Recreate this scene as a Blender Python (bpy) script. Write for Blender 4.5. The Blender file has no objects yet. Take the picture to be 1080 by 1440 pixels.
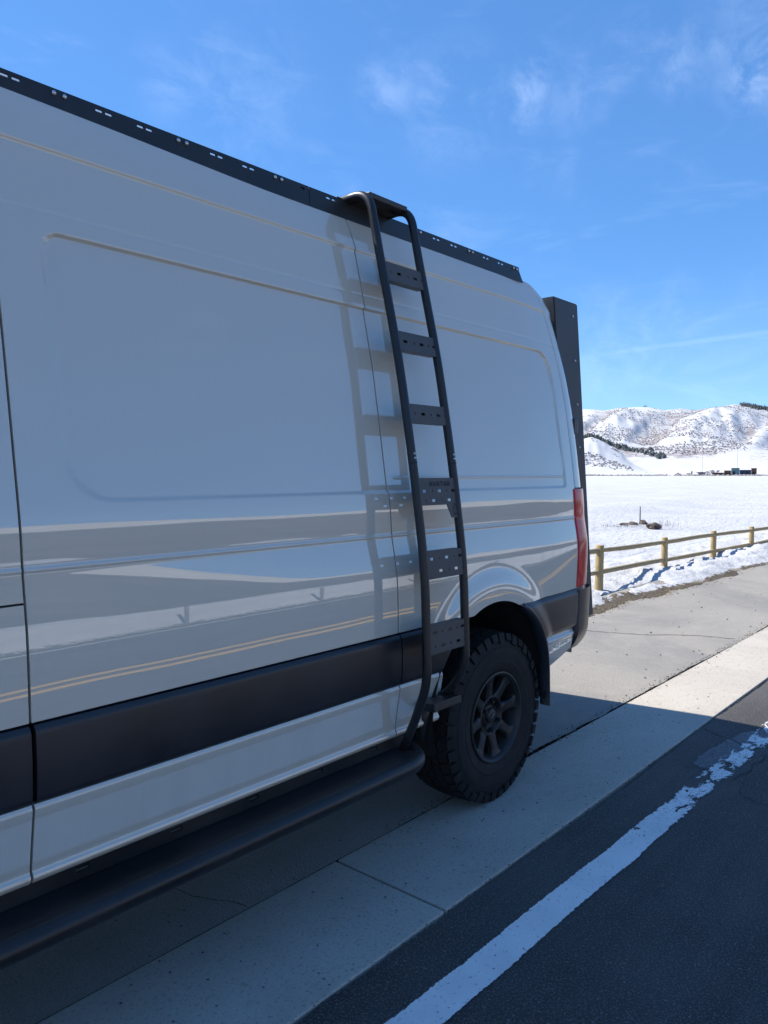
import bpy, bmesh, math, random
import numpy as np
from mathutils import Vector, Matrix, noise as mnoise

random.seed(7)
rng = np.random.default_rng(11)
SC = bpy.context.scene
COL = SC.collection
R = math.radians

# ------------------------------------------------------------------ camera
F_PX = 1085.0                     # focal length in pixels of the 1080x1440 picture
YAW, PITCH, CAM_H = 40.8076, 2.9019, 1.56
cam_d = bpy.data.cameras.new('camera')
cam = bpy.data.objects.new('camera', cam_d); COL.objects.link(cam)
cam_d.sensor_fit = 'VERTICAL'; cam_d.sensor_height = 36.0
cam_d.lens = 36.0 * F_PX / 1440.0
cam_d.clip_start = 0.05; cam_d.clip_end = 20000
_y, _p = R(YAW), R(PITCH)
_F = Vector((math.cos(_y)*math.cos(_p), math.sin(_y)*math.cos(_p), -math.sin(_p)))
_Rt = Vector((math.sin(_y), -math.cos(_y), 0)); _U = _Rt.cross(_F)
cam.matrix_world = Matrix(((_Rt.x, _U.x, -_F.x, 0), (_Rt.y, _U.y, -_F.y, 0), (_Rt.z, _U.z, -_F.z, CAM_H), (0, 0, 0, 1)))
SC.camera = cam

# ------------------------------------------------------------------ light
SUN_EL = 50.0
SUN_AZ = 18.5                      # degrees from +Y towards -X
sun_d = bpy.data.lights.new('sun', 'SUN'); sun_d.energy = 2.95; sun_d.angle = R(0.53); sun_d.color = (1.0, 0.94, 0.855)
sun = bpy.data.objects.new('sun', sun_d); COL.objects.link(sun)
to_sun = Vector((-math.sin(R(SUN_AZ))*math.cos(R(SUN_EL)), math.cos(R(SUN_AZ))*math.cos(R(SUN_EL)), math.sin(R(SUN_EL))))
sun.rotation_euler = to_sun.to_track_quat('Z', 'Y').to_euler()
sun.location = (0, 20, 30)

world = bpy.data.worlds.new('World'); SC.world = world; world.use_nodes = True
SKY_STRENGTH = 0.115
VS = SC.view_settings
VS.view_transform = 'Standard'; VS.look = 'None'; VS.gamma = 1.0; VS.use_curve_mapping = False
VS.exposure = 1.34
SC.render.engine = 'CYCLES'
SC.cycles.max_bounces = 8


class NT:
    """small helper for node trees"""
    def __init__(s, tree): s.t = tree; s.n = tree.nodes; s.l = tree.links
    def add(s, typ, **kw):
        nd = s.n.new(typ)
        for k, v in kw.items(): setattr(nd, k, v)
        return nd
    def put(s, sock, v):
        if isinstance(v, bpy.types.NodeSocket): s.l.new(v, sock)
        else: sock.default_value = v
    def math(s, op, a, b=None, c=None, clamp=False):
        nd = s.add('ShaderNodeMath', operation=op, use_clamp=clamp)
        s.put(nd.inputs[0], a)
        if b is not None: s.put(nd.inputs[1], b)
        if c is not None: s.put(nd.inputs[2], c)
        return nd.outputs[0]
    def vmath(s, op, a, b=None, out=0):
        nd = s.add('ShaderNodeVectorMath', operation=op)
        s.put(nd.inputs[0], a)
        if b is not None: s.put(nd.inputs[1], b)
        return nd.outputs[out]
    def noise(s, vec, scale, detail=4, rough=0.55, dist=0.0, out='Fac'):
        nd = s.add('ShaderNodeTexNoise'); s.put(nd.inputs['Vector'], vec)
        nd.inputs['Scale'].default_value = scale; nd.inputs['Detail'].default_value = detail
        nd.inputs['Roughness'].default_value = rough; nd.inputs['Distortion'].default_value = dist
        return nd.outputs[out]
    def voronoi(s, vec, scale, feature='F1', out='Distance'):
        nd = s.add('ShaderNodeTexVoronoi', feature=feature); s.put(nd.inputs['Vector'], vec)
        nd.inputs['Scale'].default_value = scale
        return nd.outputs[out]
    def ramp(s, fac, a, b, c0=0.0, c1=1.0, smooth=True):
        nd = s.add('ShaderNodeMapRange', interpolation_type='SMOOTHSTEP' if smooth else 'LINEAR')
        s.put(nd.inputs['Value'], fac); s.put(nd.inputs['From Min'], a); s.put(nd.inputs['From Max'], b)
        nd.inputs['To Min'].default_value = c0; nd.inputs['To Max'].default_value = c1
        return nd.outputs[0]
    def mix(s, fac, a, b, mode='MIX'):
        nd = s.add('ShaderNodeMix', data_type='RGBA', blend_type=mode)
        s.put(nd.inputs[0], fac)
        s.put(nd.inputs[6], a if isinstance(a, bpy.types.NodeSocket) else (*a, 1))
        s.put(nd.inputs[7], b if isinstance(b, bpy.types.NodeSocket) else (*b, 1))
        return nd.outputs[2]
    def bump(s, h, strength=0.5, dist=0.01):
        nd = s.add('ShaderNodeBump'); s.put(nd.inputs['Height'], h)
        nd.inputs['Strength'].default_value = strength; nd.inputs['Distance'].default_value = dist
        return nd.outputs[0]
    def scale(s, vec, v):
        nd = s.add('ShaderNodeMapping'); s.put(nd.inputs['Vector'], vec); nd.inputs['Scale'].default_value = v
        return nd.outputs[0]


def px_dir(x, y):
    return (_F + _Rt*((x-540)/F_PX) - _U*((y-720)/F_PX)).normalized()


def build_world():
    w = NT(world.node_tree); w.n.clear()
    out = w.add('ShaderNodeOutputWorld'); bg = w.add('ShaderNodeBackground')
    sky = w.add('ShaderNodeTexSky', sky_type='NISHITA')
    sky.sun_disc = False; sky.sun_elevation = R(SUN_EL); sky.sun_rotation = R(-SUN_AZ)
    sky.altitude = 2000; sky.air_density = 1.0; sky.dust_density = 0.2; sky.ozone_density = 1.6
    tc = w.add('ShaderNodeTexCoord'); d = tc.outputs['Generated']
    # thin cirrus: a streaky field over the whole sky, thicker in a few banks
    st = w.noise(w.scale(d, (2.2, 3.0, 9.0)), 2.6, 7, 0.62, 0.6)
    fine = w.noise(w.scale(d, (1.0, 2.4, 2.6)), 7.0, 9, 0.66, 0.35)
    soft = w.noise(d, 5.0, 4, 0.5, 0.2)
    veil = w.math('MULTIPLY', w.ramp(st, 0.5, 0.9), 0.045)
    banks = None
    for (x, y, rad, amt) in ((955, 60, 0.05, .15), (945, 118, .04, .17), (1065, 95, .05, .18), (1015, 50, .05, .13), (757, 85, 0.026, .14), (742, 125, .026, .14), (735, 155, .03, .10), (545, 128, 0.04, .09), (640, 150, .07, .07), (330, 130, 0.09, .06), (250, 115, .05, .06), (1000, 520, .14, .10), (900, 530, .12, .08), (870, 170, .09, .10)):
        c = px_dir(x, y)
        dd = w.vmath('DISTANCE', d, tuple(c), out=1)
        m = w.math('MULTIPLY', w.ramp(dd, rad*1.35, rad*0.1), amt*.72)
        banks = m if banks is None else w.math('MAXIMUM', banks, m)
    cl = w.math('ADD', veil, w.math('MULTIPLY', banks, w.math('MULTIPLY', w.ramp(fine, 0.38, 0.70), w.ramp(soft, 0.32, 0.55))))
    sz = w.add('ShaderNodeSeparateXYZ'); w.put(sz.inputs[0], d)                  # thin haze low over the horizon, all round
    cl = w.math('ADD', cl, w.ramp(sz.outputs[2], 0.26, 0.0, 0.0, 0.07))
    # contrail
    a, b = px_dir(830, 500), px_dir(1080, 467); n = a.cross(b).normalized()
    dn = w.math('ABSOLUTE', w.vmath('DOT_PRODUCT', d, tuple(n), out=1))
    tr = w.math('MULTIPLY', w.ramp(dn, 0.0042, 0.0008), w.ramp(w.vmath('DISTANCE', d, tuple(px_dir(1080, 467)), out=1), .3, .05))
    cl = w.math('ADD', cl, w.math('MULTIPLY', tr, 0.025), clamp=True)
    gm = w.add('ShaderNodeGamma'); w.put(gm.inputs[0], sky.outputs[0]); gm.inputs[1].default_value = 0.6      # a more even, softly hazy dome
    hs = w.add('ShaderNodeHueSaturation'); w.put(hs.inputs['Color'], gm.outputs[0])
    hs.inputs['Saturation'].default_value = 1.1; hs.inputs['Value'].default_value = 1.0
    tint = w.mix(1.0, hs.outputs[0], (0.45, 0.84, 1.33), 'MULTIPLY')
    col = w.mix(cl, tint, (8.5, 9.2, 10.2))
    w.l.new(col, bg.inputs['Color']); bg.inputs['Strength'].default_value = SKY_STRENGTH
    w.l.new(bg.outputs[0], out.inputs[0])
build_world()


# ------------------------------------------------------------------ materials
MATS = {}
def mat(name, color=(.5, .5, .5), rough=.5, metal=0.0, coat=0.0, coat_rough=.03, spec=.5, build=None):
    m = bpy.data.materials.new(name); m.use_nodes = True
    t = NT(m.node_tree); p = t.n['Principled BSDF']
    p.inputs['Base Color'].default_value = (*color, 1); p.inputs['Roughness'].default_value = rough
    p.inputs['Metallic'].default_value = metal; p.inputs['Coat Weight'].default_value = coat
    p.inputs['Coat Roughness'].default_value = coat_rough; p.inputs['Specular IOR Level'].default_value = spec
    if build:
        tc = t.add('ShaderNodeTexCoord'); build(t, p, tc.outputs['Object'])
    MATS[name] = m
    return m

def b_paint(t, p, o):
    n = t.noise(o, 900, 2, .6)
    t.put(p.inputs['Base Color'], t.mix(t.ramp(n, .3, .7), (.585, .56, .475), (.625, .60, .51)))
    d = t.noise(t.scale(o, (1, 1, 2.5)), 3.0, 6, .65)           # faint road film, heavier towards the sill
    sx = t.add('ShaderNodeSeparateXYZ'); t.put(sx.inputs[0], o)
    film = t.math('MULTIPLY', t.ramp(sx.outputs[2], 1.15, .48), t.ramp(t.noise(t.scale(o, (3, 1, .8)), 2.4, 7, .68), .38, .7))
    t.put(p.inputs['Base Color'], t.mix(t.math('MULTIPLY', film, .30), p.inputs['Base Color'].links[0].from_socket, (.47, .44, .37)))
    t.put(p.inputs['Roughness'], t.math('ADD', t.ramp(d, .45, .85, .006, .022), t.math('MULTIPLY', film, .05)))
    p.inputs['IOR'].default_value = 2.15
mat('van_paint', rough=.01, spec=.5, build=b_paint)

def plastic(lo, hi, r0, r1, bs=.12):
    def f(t, p, o):
        n = t.noise(o, 3.5, 6, .65); g = t.noise(o, 420, 2, .6)
        t.put(p.inputs['Base Color'], t.mix(t.ramp(n, .3, .75), lo, hi))
        t.put(p.inputs['Roughness'], t.ramp(n, .3, .8, r0, r1))
        t.put(p.inputs['Normal'], t.bump(g, bs, .0006))
    return f
mat('black_trim', build=plastic((.013, .016, .021), (.023, .026, .032), .30, .44))
mat('powder_coat', build=plastic((.014, .014, .015), (.022, .022, .023), .34, .5, .35))
mat('slider_coat', build=plastic((.010, .010, .011), (.022, .021, .021), .30, .5, .3))
mat('box_coat', build=plastic((.040, .045, .052), (.052, .058, .066), .5, .62, .3))
mat('rim_coat', build=plastic((.015, .014, .0135), (.026, .024, .022), .42, .58, .2))
mat('rung_coat', build=plastic((.070, .069, .067), (.088, .086, .083), .55, .65, .3))
mat('seam_black', (.006, .006, .006), .7)
mat('liner', (.010, .010, .010), .8)
mat('glass_dark', (.01, .012, .014), .03, spec=.6)
mat('bolt_steel', (.62, .62, .62), .3, 1.0)
mat('bright_metal', (.75, .75, .76), .25, 1.0)
mat('letter_black', (.008, .006, .012), .6)

def b_rubber(t, p, o):
    n = t.noise(o, 9, 6, .7); f = t.noise(o, 120, 3, .6)
    t.put(p.inputs['Base Color'], t.mix(t.ramp(n, .35, .8), (.009, .009, .010), (.024, .022, .021)))
    t.put(p.inputs['Normal'], t.bump(f, .25, .001))
mat('rubber', rough=.72, spec=.35, build=b_rubber)

def b_lens(t, p, o):
    sx = t.add('ShaderNodeSeparateXYZ'); t.put(sx.inputs[0], o)
    n = t.noise(t.scale(o, (30, 30, 9)), 1.0, 3, .6, 1.0)
    t.put(p.inputs['Base Color'], t.mix(t.ramp(n, .35, .65), (.42, .004, .012), (.72, .022, .035)))
mat('red_lens', rough=.14, spec=.30, build=b_lens)

def b_asphalt(t, p, o):
    big = t.noise(o, .9, 5, .6); fine = t.noise(o, 150, 3, .65); v = t.voronoi(o, 95)
    st = t.voronoi(o, 80, out='Color'); sep = t.add('ShaderNodeSeparateColor'); t.put(sep.inputs[0], st)
    stone = t.math('MULTIPLY', t.ramp(sep.outputs[0], .84, .93), t.ramp(t.voronoi(o, 80), .36, .2))
    lane = t.noise(t.scale(o, (.12, 2.2, 1)), 1.6, 4, .6)
    c = t.mix(t.ramp(t.math('ADD', t.math('MULTIPLY', big, .5), t.math('MULTIPLY', lane, .5)), .36, .62), (.034, .032, .031), (.074, .070, .066))
    c = t.mix(t.math('MULTIPLY', t.ramp(fine, .48, .66), .85), c, (.155, .148, .14))
    c = t.mix(t.math('MULTIPLY', stone, .55), c, (.24, .23, .215))
    t.put(p.inputs['Base Color'], c)
    h = t.math('ADD', t.math('MULTIPLY', v, .8), fine)
    t.put(p.inputs['Normal'], t.bump(h, .8, .004))
mat('asphalt', rough=.82, spec=.35, build=b_asphalt)

def b_oldlot(t, p, o):
    big = t.noise(o, .55, 6, .62, .6); mid = t.noise(o, 5, 5, .6); fine = t.noise(o, 160, 3, .65); v = t.voronoi(o, 110)
    c = t.mix(t.ramp(big, .36, .66), (.31, .288, .25), (.235, .225, .205))
    c = t.mix(t.math('MULTIPLY', t.ramp(mid, .45, .8), .4), c, (.36, .335, .30))
    c = t.mix(t.math('MULTIPLY', t.ramp(fine, .5, .72), .6), c, (.07, .068, .065))
    sp = t.ramp(t.voronoi(o, 14), .10, .05)
    c = t.mix(t.math('MULTIPLY', sp, .7), c, (.04, .038, .035))
    t.put(p.inputs['Base Color'], c)
    t.put(p.inputs['Normal'], t.bump(t.math('ADD', v, fine), .7, .004))
mat('weathered_asphalt', rough=.9, spec=.25, build=b_oldlot)

def b_conc(t, p, o):
    big = t.noise(o, 1.6, 6, .65, .4); mid = t.noise(o, 14, 4, .6); fine = t.noise(o, 230, 2, .6)
    c = t.mix(t.ramp(big, .3, .7), (.43, .39, .33), (.50, .455, .385))
    c = t.mix(t.math('MULTIPLY', t.ramp(mid, .5, .85), .5), c, (.31, .29, .255))
    c = t.mix(t.math('MULTIPLY', t.ramp(fine, .52, .72), .5), c, (.17, .165, .155))
    gr = t.noise(o, 75, 4, .7); c = t.mix(t.math('MULTIPLY', t.ramp(gr, .54, .64), .45), c, (.15, .14, .125))
    vr = t.voronoi(o, 26, out='Color'); sep = t.add('ShaderNodeSeparateColor'); t.put(sep.inputs[0], vr)
    dd = t.math('ADD', t.voronoi(t.scale(o, (1, 1, .2)), 26), t.math('MULTIPLY', t.math('SUBTRACT', t.noise(o, 120, 4, .7), .3), .45))
    pit = t.math('MULTIPLY', t.ramp(dd, .25, .17), t.ramp(sep.outputs[1], .62, .68))
    c = t.mix(t.math('MULTIPLY', pit, .8), c, (.055, .053, .05))
    t.put(p.inputs['Base Color'], c)
    h = t.math('SUBTRACT', t.math('MULTIPLY', fine, .5), pit)
    t.put(p.inputs['Normal'], t.bump(h, .6, .003))
mat('concrete', rough=.88, spec=.25, build=b_conc)
mat('joint_dirt', build=lambda t, p, o: (t.put(p.inputs['Base Color'], t.mix(t.ramp(t.noise(o, 60, 4, .7), .35, .7), (.018, .017, .016), (.07, .062, .052))), t.put(p.inputs['Normal'], t.bump(t.noise(o, 90, 4, .7), 1.0, .01))), rough=.95)

def b_line(t, p, o):
    sx = t.add('ShaderNodeSeparateXYZ'); t.put(sx.inputs[0], o); x, y = sx.outputs[0], sx.outputs[1]
    n = t.noise(o, 3.5, 5, .6); g = t.noise(o, 220, 2, .6)
    ef = t.noise(t.scale(o, (1.4, .8, 1)), 26, 8, .72); el = t.noise(t.scale(o, (1, .1, 1)), 2.2, 2, .5)
    t.put(p.inputs['Base Color'], t.mix(t.ramp(n, .3, .8), (.84, .84, .82), (.70, .70, .69)))
    wear = t.math('MULTIPLY', t.ramp(x, 3.05, 3.9), t.ramp(x, 14, 6))
    yc = t.math('ADD', 1.318, t.math('MULTIPLY', t.math('SUBTRACT', x, 1.6), -.022))
    off = t.math('ABSOLUTE', t.math('ADD', t.math('SUBTRACT', y, yc), t.math('MULTIPLY', t.math('SUBTRACT', el, .5), -.03)))
    d = t.math('ADD', t.math('SUBTRACT', .062, off), t.math('MULTIPLY', t.math('SUBTRACT', ef, .56), t.math('ADD', .024, t.math('MULTIPLY', wear, .07))))
    inside = t.ramp(d, -.001, .002)
    chip = t.noise(t.scale(o, (.75, 1.3, 1)), 8.5, 9, .66, .3)
    th = t.math('SUBTRACT', .675, t.math('MULTIPLY', wear, .165))
    keep = t.ramp(t.math('SUBTRACT', th, chip), -.008, .008)
    ve = t.add('ShaderNodeTexVoronoi', feature='DISTANCE_TO_EDGE'); t.put(ve.inputs['Vector'], t.vmath('ADD', t.scale(o, (.7, 1, 1)), t.noise(o, 9, 4, .6, 0, 'Color'))); ve.inputs['Scale'].default_value = 8.5
    crk = t.ramp(ve.outputs['Distance'], t.math('MULTIPLY', wear, .012), t.math('ADD', t.math('MULTIPLY', wear, .03), .0005))
    small = t.ramp(t.noise(o, 60, 5, .75), .615, .65, 1, 0)
    a = t.math('MULTIPLY', t.math('MULTIPLY', inside, keep), t.math('MULTIPLY', crk, small))
    t.put(p.inputs['Alpha'], a)
    t.put(p.inputs['Normal'], t.bump(g, .5, .003))
mat('white_paint', rough=.75, build=b_line)
mat('edge_paint', (.72, .72, .70), .75)
mat('yellow_paint', (.70, .40, .05), .75)
def b_faded(t, p, o):
    sx = t.add('ShaderNodeSeparateXYZ'); t.put(sx.inputs[0], o); x, y = sx.outputs[0], sx.outputs[1]
    u = t.math('DIVIDE', t.math('SUBTRACT', x, 4.60), .46); yc = t.math('ADD', 1.315, t.math('MULTIPLY', t.math('SUBTRACT', x, 4.6), -.12))
    v = t.math('DIVIDE', t.math('SUBTRACT', y, yc), .085)
    rr = t.math('ADD', t.math('ADD', t.math('POWER', t.math('ABSOLUTE', u), 3.0), t.math('MULTIPLY', v, v)), t.math('MULTIPLY', t.math('SUBTRACT', t.noise(o, 9, 7, .65), .5), 1.3))
    t.put(p.inputs['Base Color'], t.mix(t.ramp(t.noise(o, 60, 5, .7), .4, .62), (.17, .165, .17), (.10, .10, .102)))
    t.put(p.inputs['Alpha'], t.math('MULTIPLY', t.ramp(rr, 1.0, .8), t.ramp(t.noise(o, 130, 4, .7), .30, .45)))
mat('faded_patch', build=b_faded, rough=.85)

def b_snow(t, p, o):
    a = t.noise(o, .35, 6, .6, .5); b_ = t.noise(t.scale(o, (1, 2.2, 1)), 2.2, 6, .65, .8); c_ = t.noise(o, 28, 4, .65)
    t.put(p.inputs['Base Color'], t.mix(t.ramp(a, .3, .7), (.47, .48, .49), (.55, .555, .56)))
    h = t.math('ADD', t.math('MULTIPLY', b_, 3.0), t.math('MULTIPLY', c_, .35))
    t.put(p.inputs['Normal'], t.bump(h, .75, .06))
mat('snow', rough=.85, spec=.25, build=b_snow)

def b_bank(t, p, o):
    c_ = t.noise(o, 22, 5, .7); big = t.noise(o, 4, 5, .65, .5)
    at = t.add('ShaderNodeAttribute', attribute_name='dirt')
    dm = t.math('ADD', at.outputs['Fac'], t.math('MULTIPLY', t.math('SUBTRACT', t.noise(o, 11, 7, .75), .5), 2.0))
    c = t.mix(t.ramp(big, .3, .75), (.46, .465, .47), (.56, .565, .57))
    brown = t.mix(t.ramp(t.noise(o, 55, 5, .75), .35, .68), (.045, .036, .026), (.20, .16, .11))
    c = t.mix(t.ramp(dm, .42, .58), c, brown)
    t.put(p.inputs['Base Color'], c)
    t.put(p.inputs['Normal'], t.bump(t.math('ADD', c_, big), .9, .035))
mat('snow_bank', rough=.85, spec=.25, build=b_bank)

def b_hill(t, p, o):
    at = t.add('ShaderNodeAttribute', attribute_name='scrub')
    a = t.noise(o, .012, 7, .62, .4); b_ = t.noise(o, .05, 6, .7); c_ = t.noise(o, .16, 4, .75)
    m = t.math('ADD', t.math('MULTIPLY', a, .55), t.math('ADD', t.math('MULTIPLY', b_, .45), t.math('MULTIPLY', c_, .75)))
    m = t.math('ADD', m, at.outputs['Fac'])
    snow = t.mix(t.ramp(a, .3, .7), (.50, .51, .525), (.57, .575, .58))
    scr = t.mix(t.ramp(c_, .35, .65), (.17, .15, .155), (.33, .31, .31))
    t.put(p.inputs['Base Color'], t.mix(t.ramp(m, .88, 1.09), snow, scr))
mat('snow_hill', rough=.9, spec=.1, build=b_hill)

def b_brown(t, p, o):
    at = t.add('ShaderNodeAttribute', attribute_name='crest')
    b_ = t.noise(o, .12, 6, .7); c_ = t.noise(o, .9, 4, .7)
    c = t.mix(t.ramp(b_, .35, .68), (.085, .072, .058), (.15, .125, .098))
    c = t.mix(t.math('MULTIPLY', t.ramp(c_, .5, .75), .5), c, (.05, .047, .038))
    k = t.math('ADD', at.outputs['Fac'], t.math('MULTIPLY', t.math('SUBTRACT', b_, .5), .5))
    c = t.mix(t.ramp(k, .45, .62), c, t.mix(t.ramp(b_, .3, .7), (.50, .46, .40), (.62, .58, .52)))
    t.put(p.inputs['Base Color'], c)
mat('brown_hill', rough=.95, spec=.1, build=b_brown)

def b_wood(t, p, o):
    g = t.noise(t.scale(o, (2, 18, 18)), 4.0, 5, .65, .3)
    t.put(p.inputs['Base Color'], t.mix(t.ramp(g, .3, .72), (.44, .34, .19), (.27, .20, .115)))
    t.put(p.inputs['Normal'], t.bump(g, .35, .006))
mat('rail_wood', rough=.85, spec=.2, build=b_wood)
def b_wood2(t, p, o):
    g = t.noise(t.scale(o, (18, 18, 2)), 4.0, 5, .65, .3)
    t.put(p.inputs['Base Color'], t.mix(t.ramp(g, .3, .72), (.50, .37, .18), (.31, .225, .11)))
    t.put(p.inputs['Normal'], t.bump(g, .35, .006))
mat('post_wood', rough=.85, spec=.2, build=b_wood2)
mat('dry_grass', build=lambda t, p, o: t.put(p.inputs['Base Color'], t.mix(t.noise(o, 14, 3, .6), (.16, .115, .06), (.40, .31, .19))), rough=.9)
mat('pebble', build=lambda t, p, o: t.put(p.inputs['Base Color'], t.mix(t.ramp(t.noise(o, 17, 2, .6), .35, .65), (.05, .047, .043), (.20, .185, .165))), rough=.9)
mat('rock', build=lambda t, p, o: t.put(p.inputs['Base Color'], t.mix(t.ramp(t.noise(o, 3, 5, .7), .35, .65), (.055, .042, .034), (.17, .13, .10))), rough=.95)
mat('conifer', build=lambda t, p, o: t.put(p.inputs['Base Color'], t.mix(t.noise(o, .08, 3, .6), (.07, .082, .08), (.12, .13, .125))), rough=.95, spec=.1)
mat('brush', build=lambda t, p, o: t.put(p.inputs['Base Color'], t.mix(t.noise(o, .05, 3, .6), (.20, .18, .18), (.32, .295, .29))), rough=.95, spec=.1)
mat('brown_wall', (.14, .075, .05), .85); mat('teal_wall', (.13, .24, .25), .8); mat('navy_wall', (.035, .055, .10), .8)
mat('grey_wall', (.26, .27, .29), .8); mat('dark_open', (.02, .02, .022), .9); mat('pole_grey', (.22, .21, .2), .8)


# ------------------------------------------------------------------ mesh helpers
def link(o, parent=None):
    COL.objects.link(o)
    if parent is not None:
        o.parent = parent
        o.matrix_parent_inverse = ROOTINV[parent.name] if parent.name in ROOTINV else Matrix.Identity(4)
    return o
ROOTINV = {}

def mesh_obj(name, verts, faces, m, parent=None, smooth=True, data=None):
    if data is None:
        me = bpy.data.meshes.new(name)
        me.from_pydata([tuple(v) for v in verts], [], [tuple(f) for f in faces]); me.update()
        if m: me.materials.append(MATS[m])
        if smooth: me.polygons.foreach_set('use_smooth', [True]*len(me.polygons))
    else: me = data
    return link(bpy.data.objects.new(name, me), parent)

def bm_obj(name, bm, m, parent=None, smooth=False):
    me = bpy.data.meshes.new(name); bm.to_mesh(me); bm.free()
    if m: me.materials.append(MATS[m])
    if smooth: me.polygons.foreach_set('use_smooth', [True]*len(me.polygons))
    return link(bpy.data.objects.new(name, me), parent)

def tag(o, label=None, cat=None, group=None, kind=None):
    if label: o['label'] = label
    if cat: o['category'] = cat
    if group: o['group'] = group
    if kind: o['kind'] = kind
    return o

def empty(name, loc):
    e = bpy.data.objects.new(name, None); e.location = loc; e.empty_display_size = .2; COL.objects.link(e)
    ROOTINV[e.name] = Matrix.Translation(-Vector(loc))
    return e

def add_box(bm, c, s, rot=None, bevel=0.0):
    m = Matrix.Translation(c) @ (rot.to_4x4() if rot else Matrix.Identity(4)) @ Matrix.Diagonal((*s, 1))
    r = bmesh.ops.create_cube(bm, size=1.0, matrix=m)
    if bevel:
        es = list({e for v in r['verts'] for e in v.link_edges})
        bmesh.ops.bevel(bm, geom=es, offset=bevel, segments=2, affect='EDGES', profile=.6)

def smooth_path(pts, n=10):
    """Catmull-Rom through the points"""
    P = [Vector(p) for p in pts]; P = [P[0]*2-P[1]] + P + [P[-1]*2-P[-2]]
    out = []
    for i in range(1, len(P)-2):
        for k in range(n):
            t = k/n; a, b, c, d = P[i-1], P[i], P[i+1], P[i+2]
            out.append(.5*((2*b)+(c-a)*t+(2*a-5*b+4*c-d)*t*t+(3*b-a-3*c+d)*t**3))
    out.append(P[-2]); return out

def fillet_path(pts, rad, n=8):
    P = [Vector(p) for p in pts]; out = [P[0]]
    for i in range(1, len(P)-1):
        a, b, c = P[i-1], P[i], P[i+1]
        r = rad[i] if isinstance(rad, (list, tuple)) else rad
        u, v = (a-b).normalized(), (c-b).normalized()
        p0, p1 = b+u*r, b+v*r
        for k in range(n+1):
            t = k/n; out.append(p0*(1-t)**2 + b*2*t*(1-t) + p1*t*t)
    out.append(P[-1]); return out

def tube_geo(path, rad, seg=16, cap=True):
    vs, fs = [], []
    n = len(path); up = Vector((1, 0, 0))
    t0 = (path[1]-path[0]).normalized()
    if abs(t0.dot(up)) > .9: up = Vector((0, 0, 1))
    nrm = (up - t0*up.dot(t0)).normalized()
    for i, p in enumerate(path):
        t = (path[min(i+1, n-1)]-path[max(i-1, 0)]).normalized()
        nrm = (nrm - t*nrm.dot(t)).normalized(); b = t.cross(nrm)
        r = rad[i] if isinstance(rad, (list, tuple)) else rad
        for k in range(seg):
            a = 2*math.pi*k/seg; vs.append(p + (nrm*math.cos(a)+b*math.sin(a))*r)
    for i in range(n-1):
        for k in range(seg):
            k2 = (k+1) % seg
            fs.append((i*seg+k, i*seg+k2, (i+1)*seg+k2, (i+1)*seg+k))
    if cap: fs.append(tuple(range(seg))[::-1]); fs.append(tuple((n-1)*seg+k for k in range(seg)))
    return vs, fs

def join_geo(parts):
    V, Fc = [], []
    for vs, fs in parts:
        o = len(V); V += list(vs); Fc += [tuple(i+o for i in f) for f in fs]
    return V, Fc

def grid_faces(nu, nv, flip=False):
    i, j = np.meshgrid(np.arange(nu-1), np.arange(nv-1), indexing='ij')
    a = (i*nv+j).ravel(); q = np.stack([a, a+nv, a+nv+1, a+1], 1)
    return q[:, ::-1] if flip else q

def np_mesh(name, V, Fq, m, parent=None, smooth=True, attrs=None):
    V = np.asarray(V, dtype=np.float32); Fq = np.asarray(Fq, dtype=np.int32)
    me = bpy.data.meshes.new(name)
    me.vertices.add(len(V)); me.vertices.foreach_set('co', V.ravel())
    k = Fq.shape[1]
    me.loops.add(len(Fq)*k); me.loops.foreach_set('vertex_index', Fq.ravel())
    me.polygons.add(len(Fq)); me.polygons.foreach_set('loop_start', np.arange(len(Fq), dtype=np.int32)*k)
    me.polygons.foreach_set('use_smooth', np.full(len(Fq), smooth))
    me.update(calc_edges=True); me.validate()
    if m: me.materials.append(MATS[m])
    for an, av in (attrs or {}).items():
        at = me.attributes.new(an, 'FLOAT', 'POINT'); at.data.foreach_set('value', np.asarray(av, dtype=np.float32))
    return link(bpy.data.objects.new(name, me), parent)

def sstep(a, b, x):
    t = np.clip((np.asarray(x, dtype=float)-a)/(b-a), 0, 1); return t*t*(3-2*t)

_perm = rng.permutation(512)
def vnoise(x, y, seed=0):
    """value noise on arrays, 0..1"""
    x = np.asarray(x, float); y = np.asarray(y, float)
    xi = np.floor(x).astype(int); yi = np.floor(y).astype(int); fx = x-xi; fy = y-yi
    fx = fx*fx*fx*(fx*(fx*6-15)+10); fy = fy*fy*fy*(fy*(fy*6-15)+10)
    def h(a, b): return _perm[(_perm[(a+seed*37) & 511]+b) & 511]/511.0
    return (h(xi, yi)*(1-fx)+h(xi+1, yi)*fx)*(1-fy)+(h(xi, yi+1)*(1-fx)+h(xi+1, yi+1)*fx)*fy
def fbm(x, y, oct=4, seed=0, gain=.5):
    s = 0; a = 1; tot = 0
    for k in range(oct):
        s = s+a*vnoise(x*2**k+k*13.7, y*2**k+k*7.3, seed+k); tot += a; a *= gain
    return s/tot


# ================================================================== GROUND
GUT0, GUT1 = 1.586, 2.128          # concrete gutter strip
LOT1 = 4.3
def sheet(name, x0, x1, y0, y1, z, m, nx=2, ny=2, zf=None):
    xs = np.linspace(x0, x1, nx); ys = np.linspace(y0, y1, ny)
    X, Y = np.meshgrid(xs, ys, indexing='ij'); Z = np.full_like(X, z) if zf is None else zf(X, Y)
    return tag(np_mesh(name, np.stack([X, Y, Z], -1).reshape(-1, 3), grid_faces(nx, ny), m), kind='structure')

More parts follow.
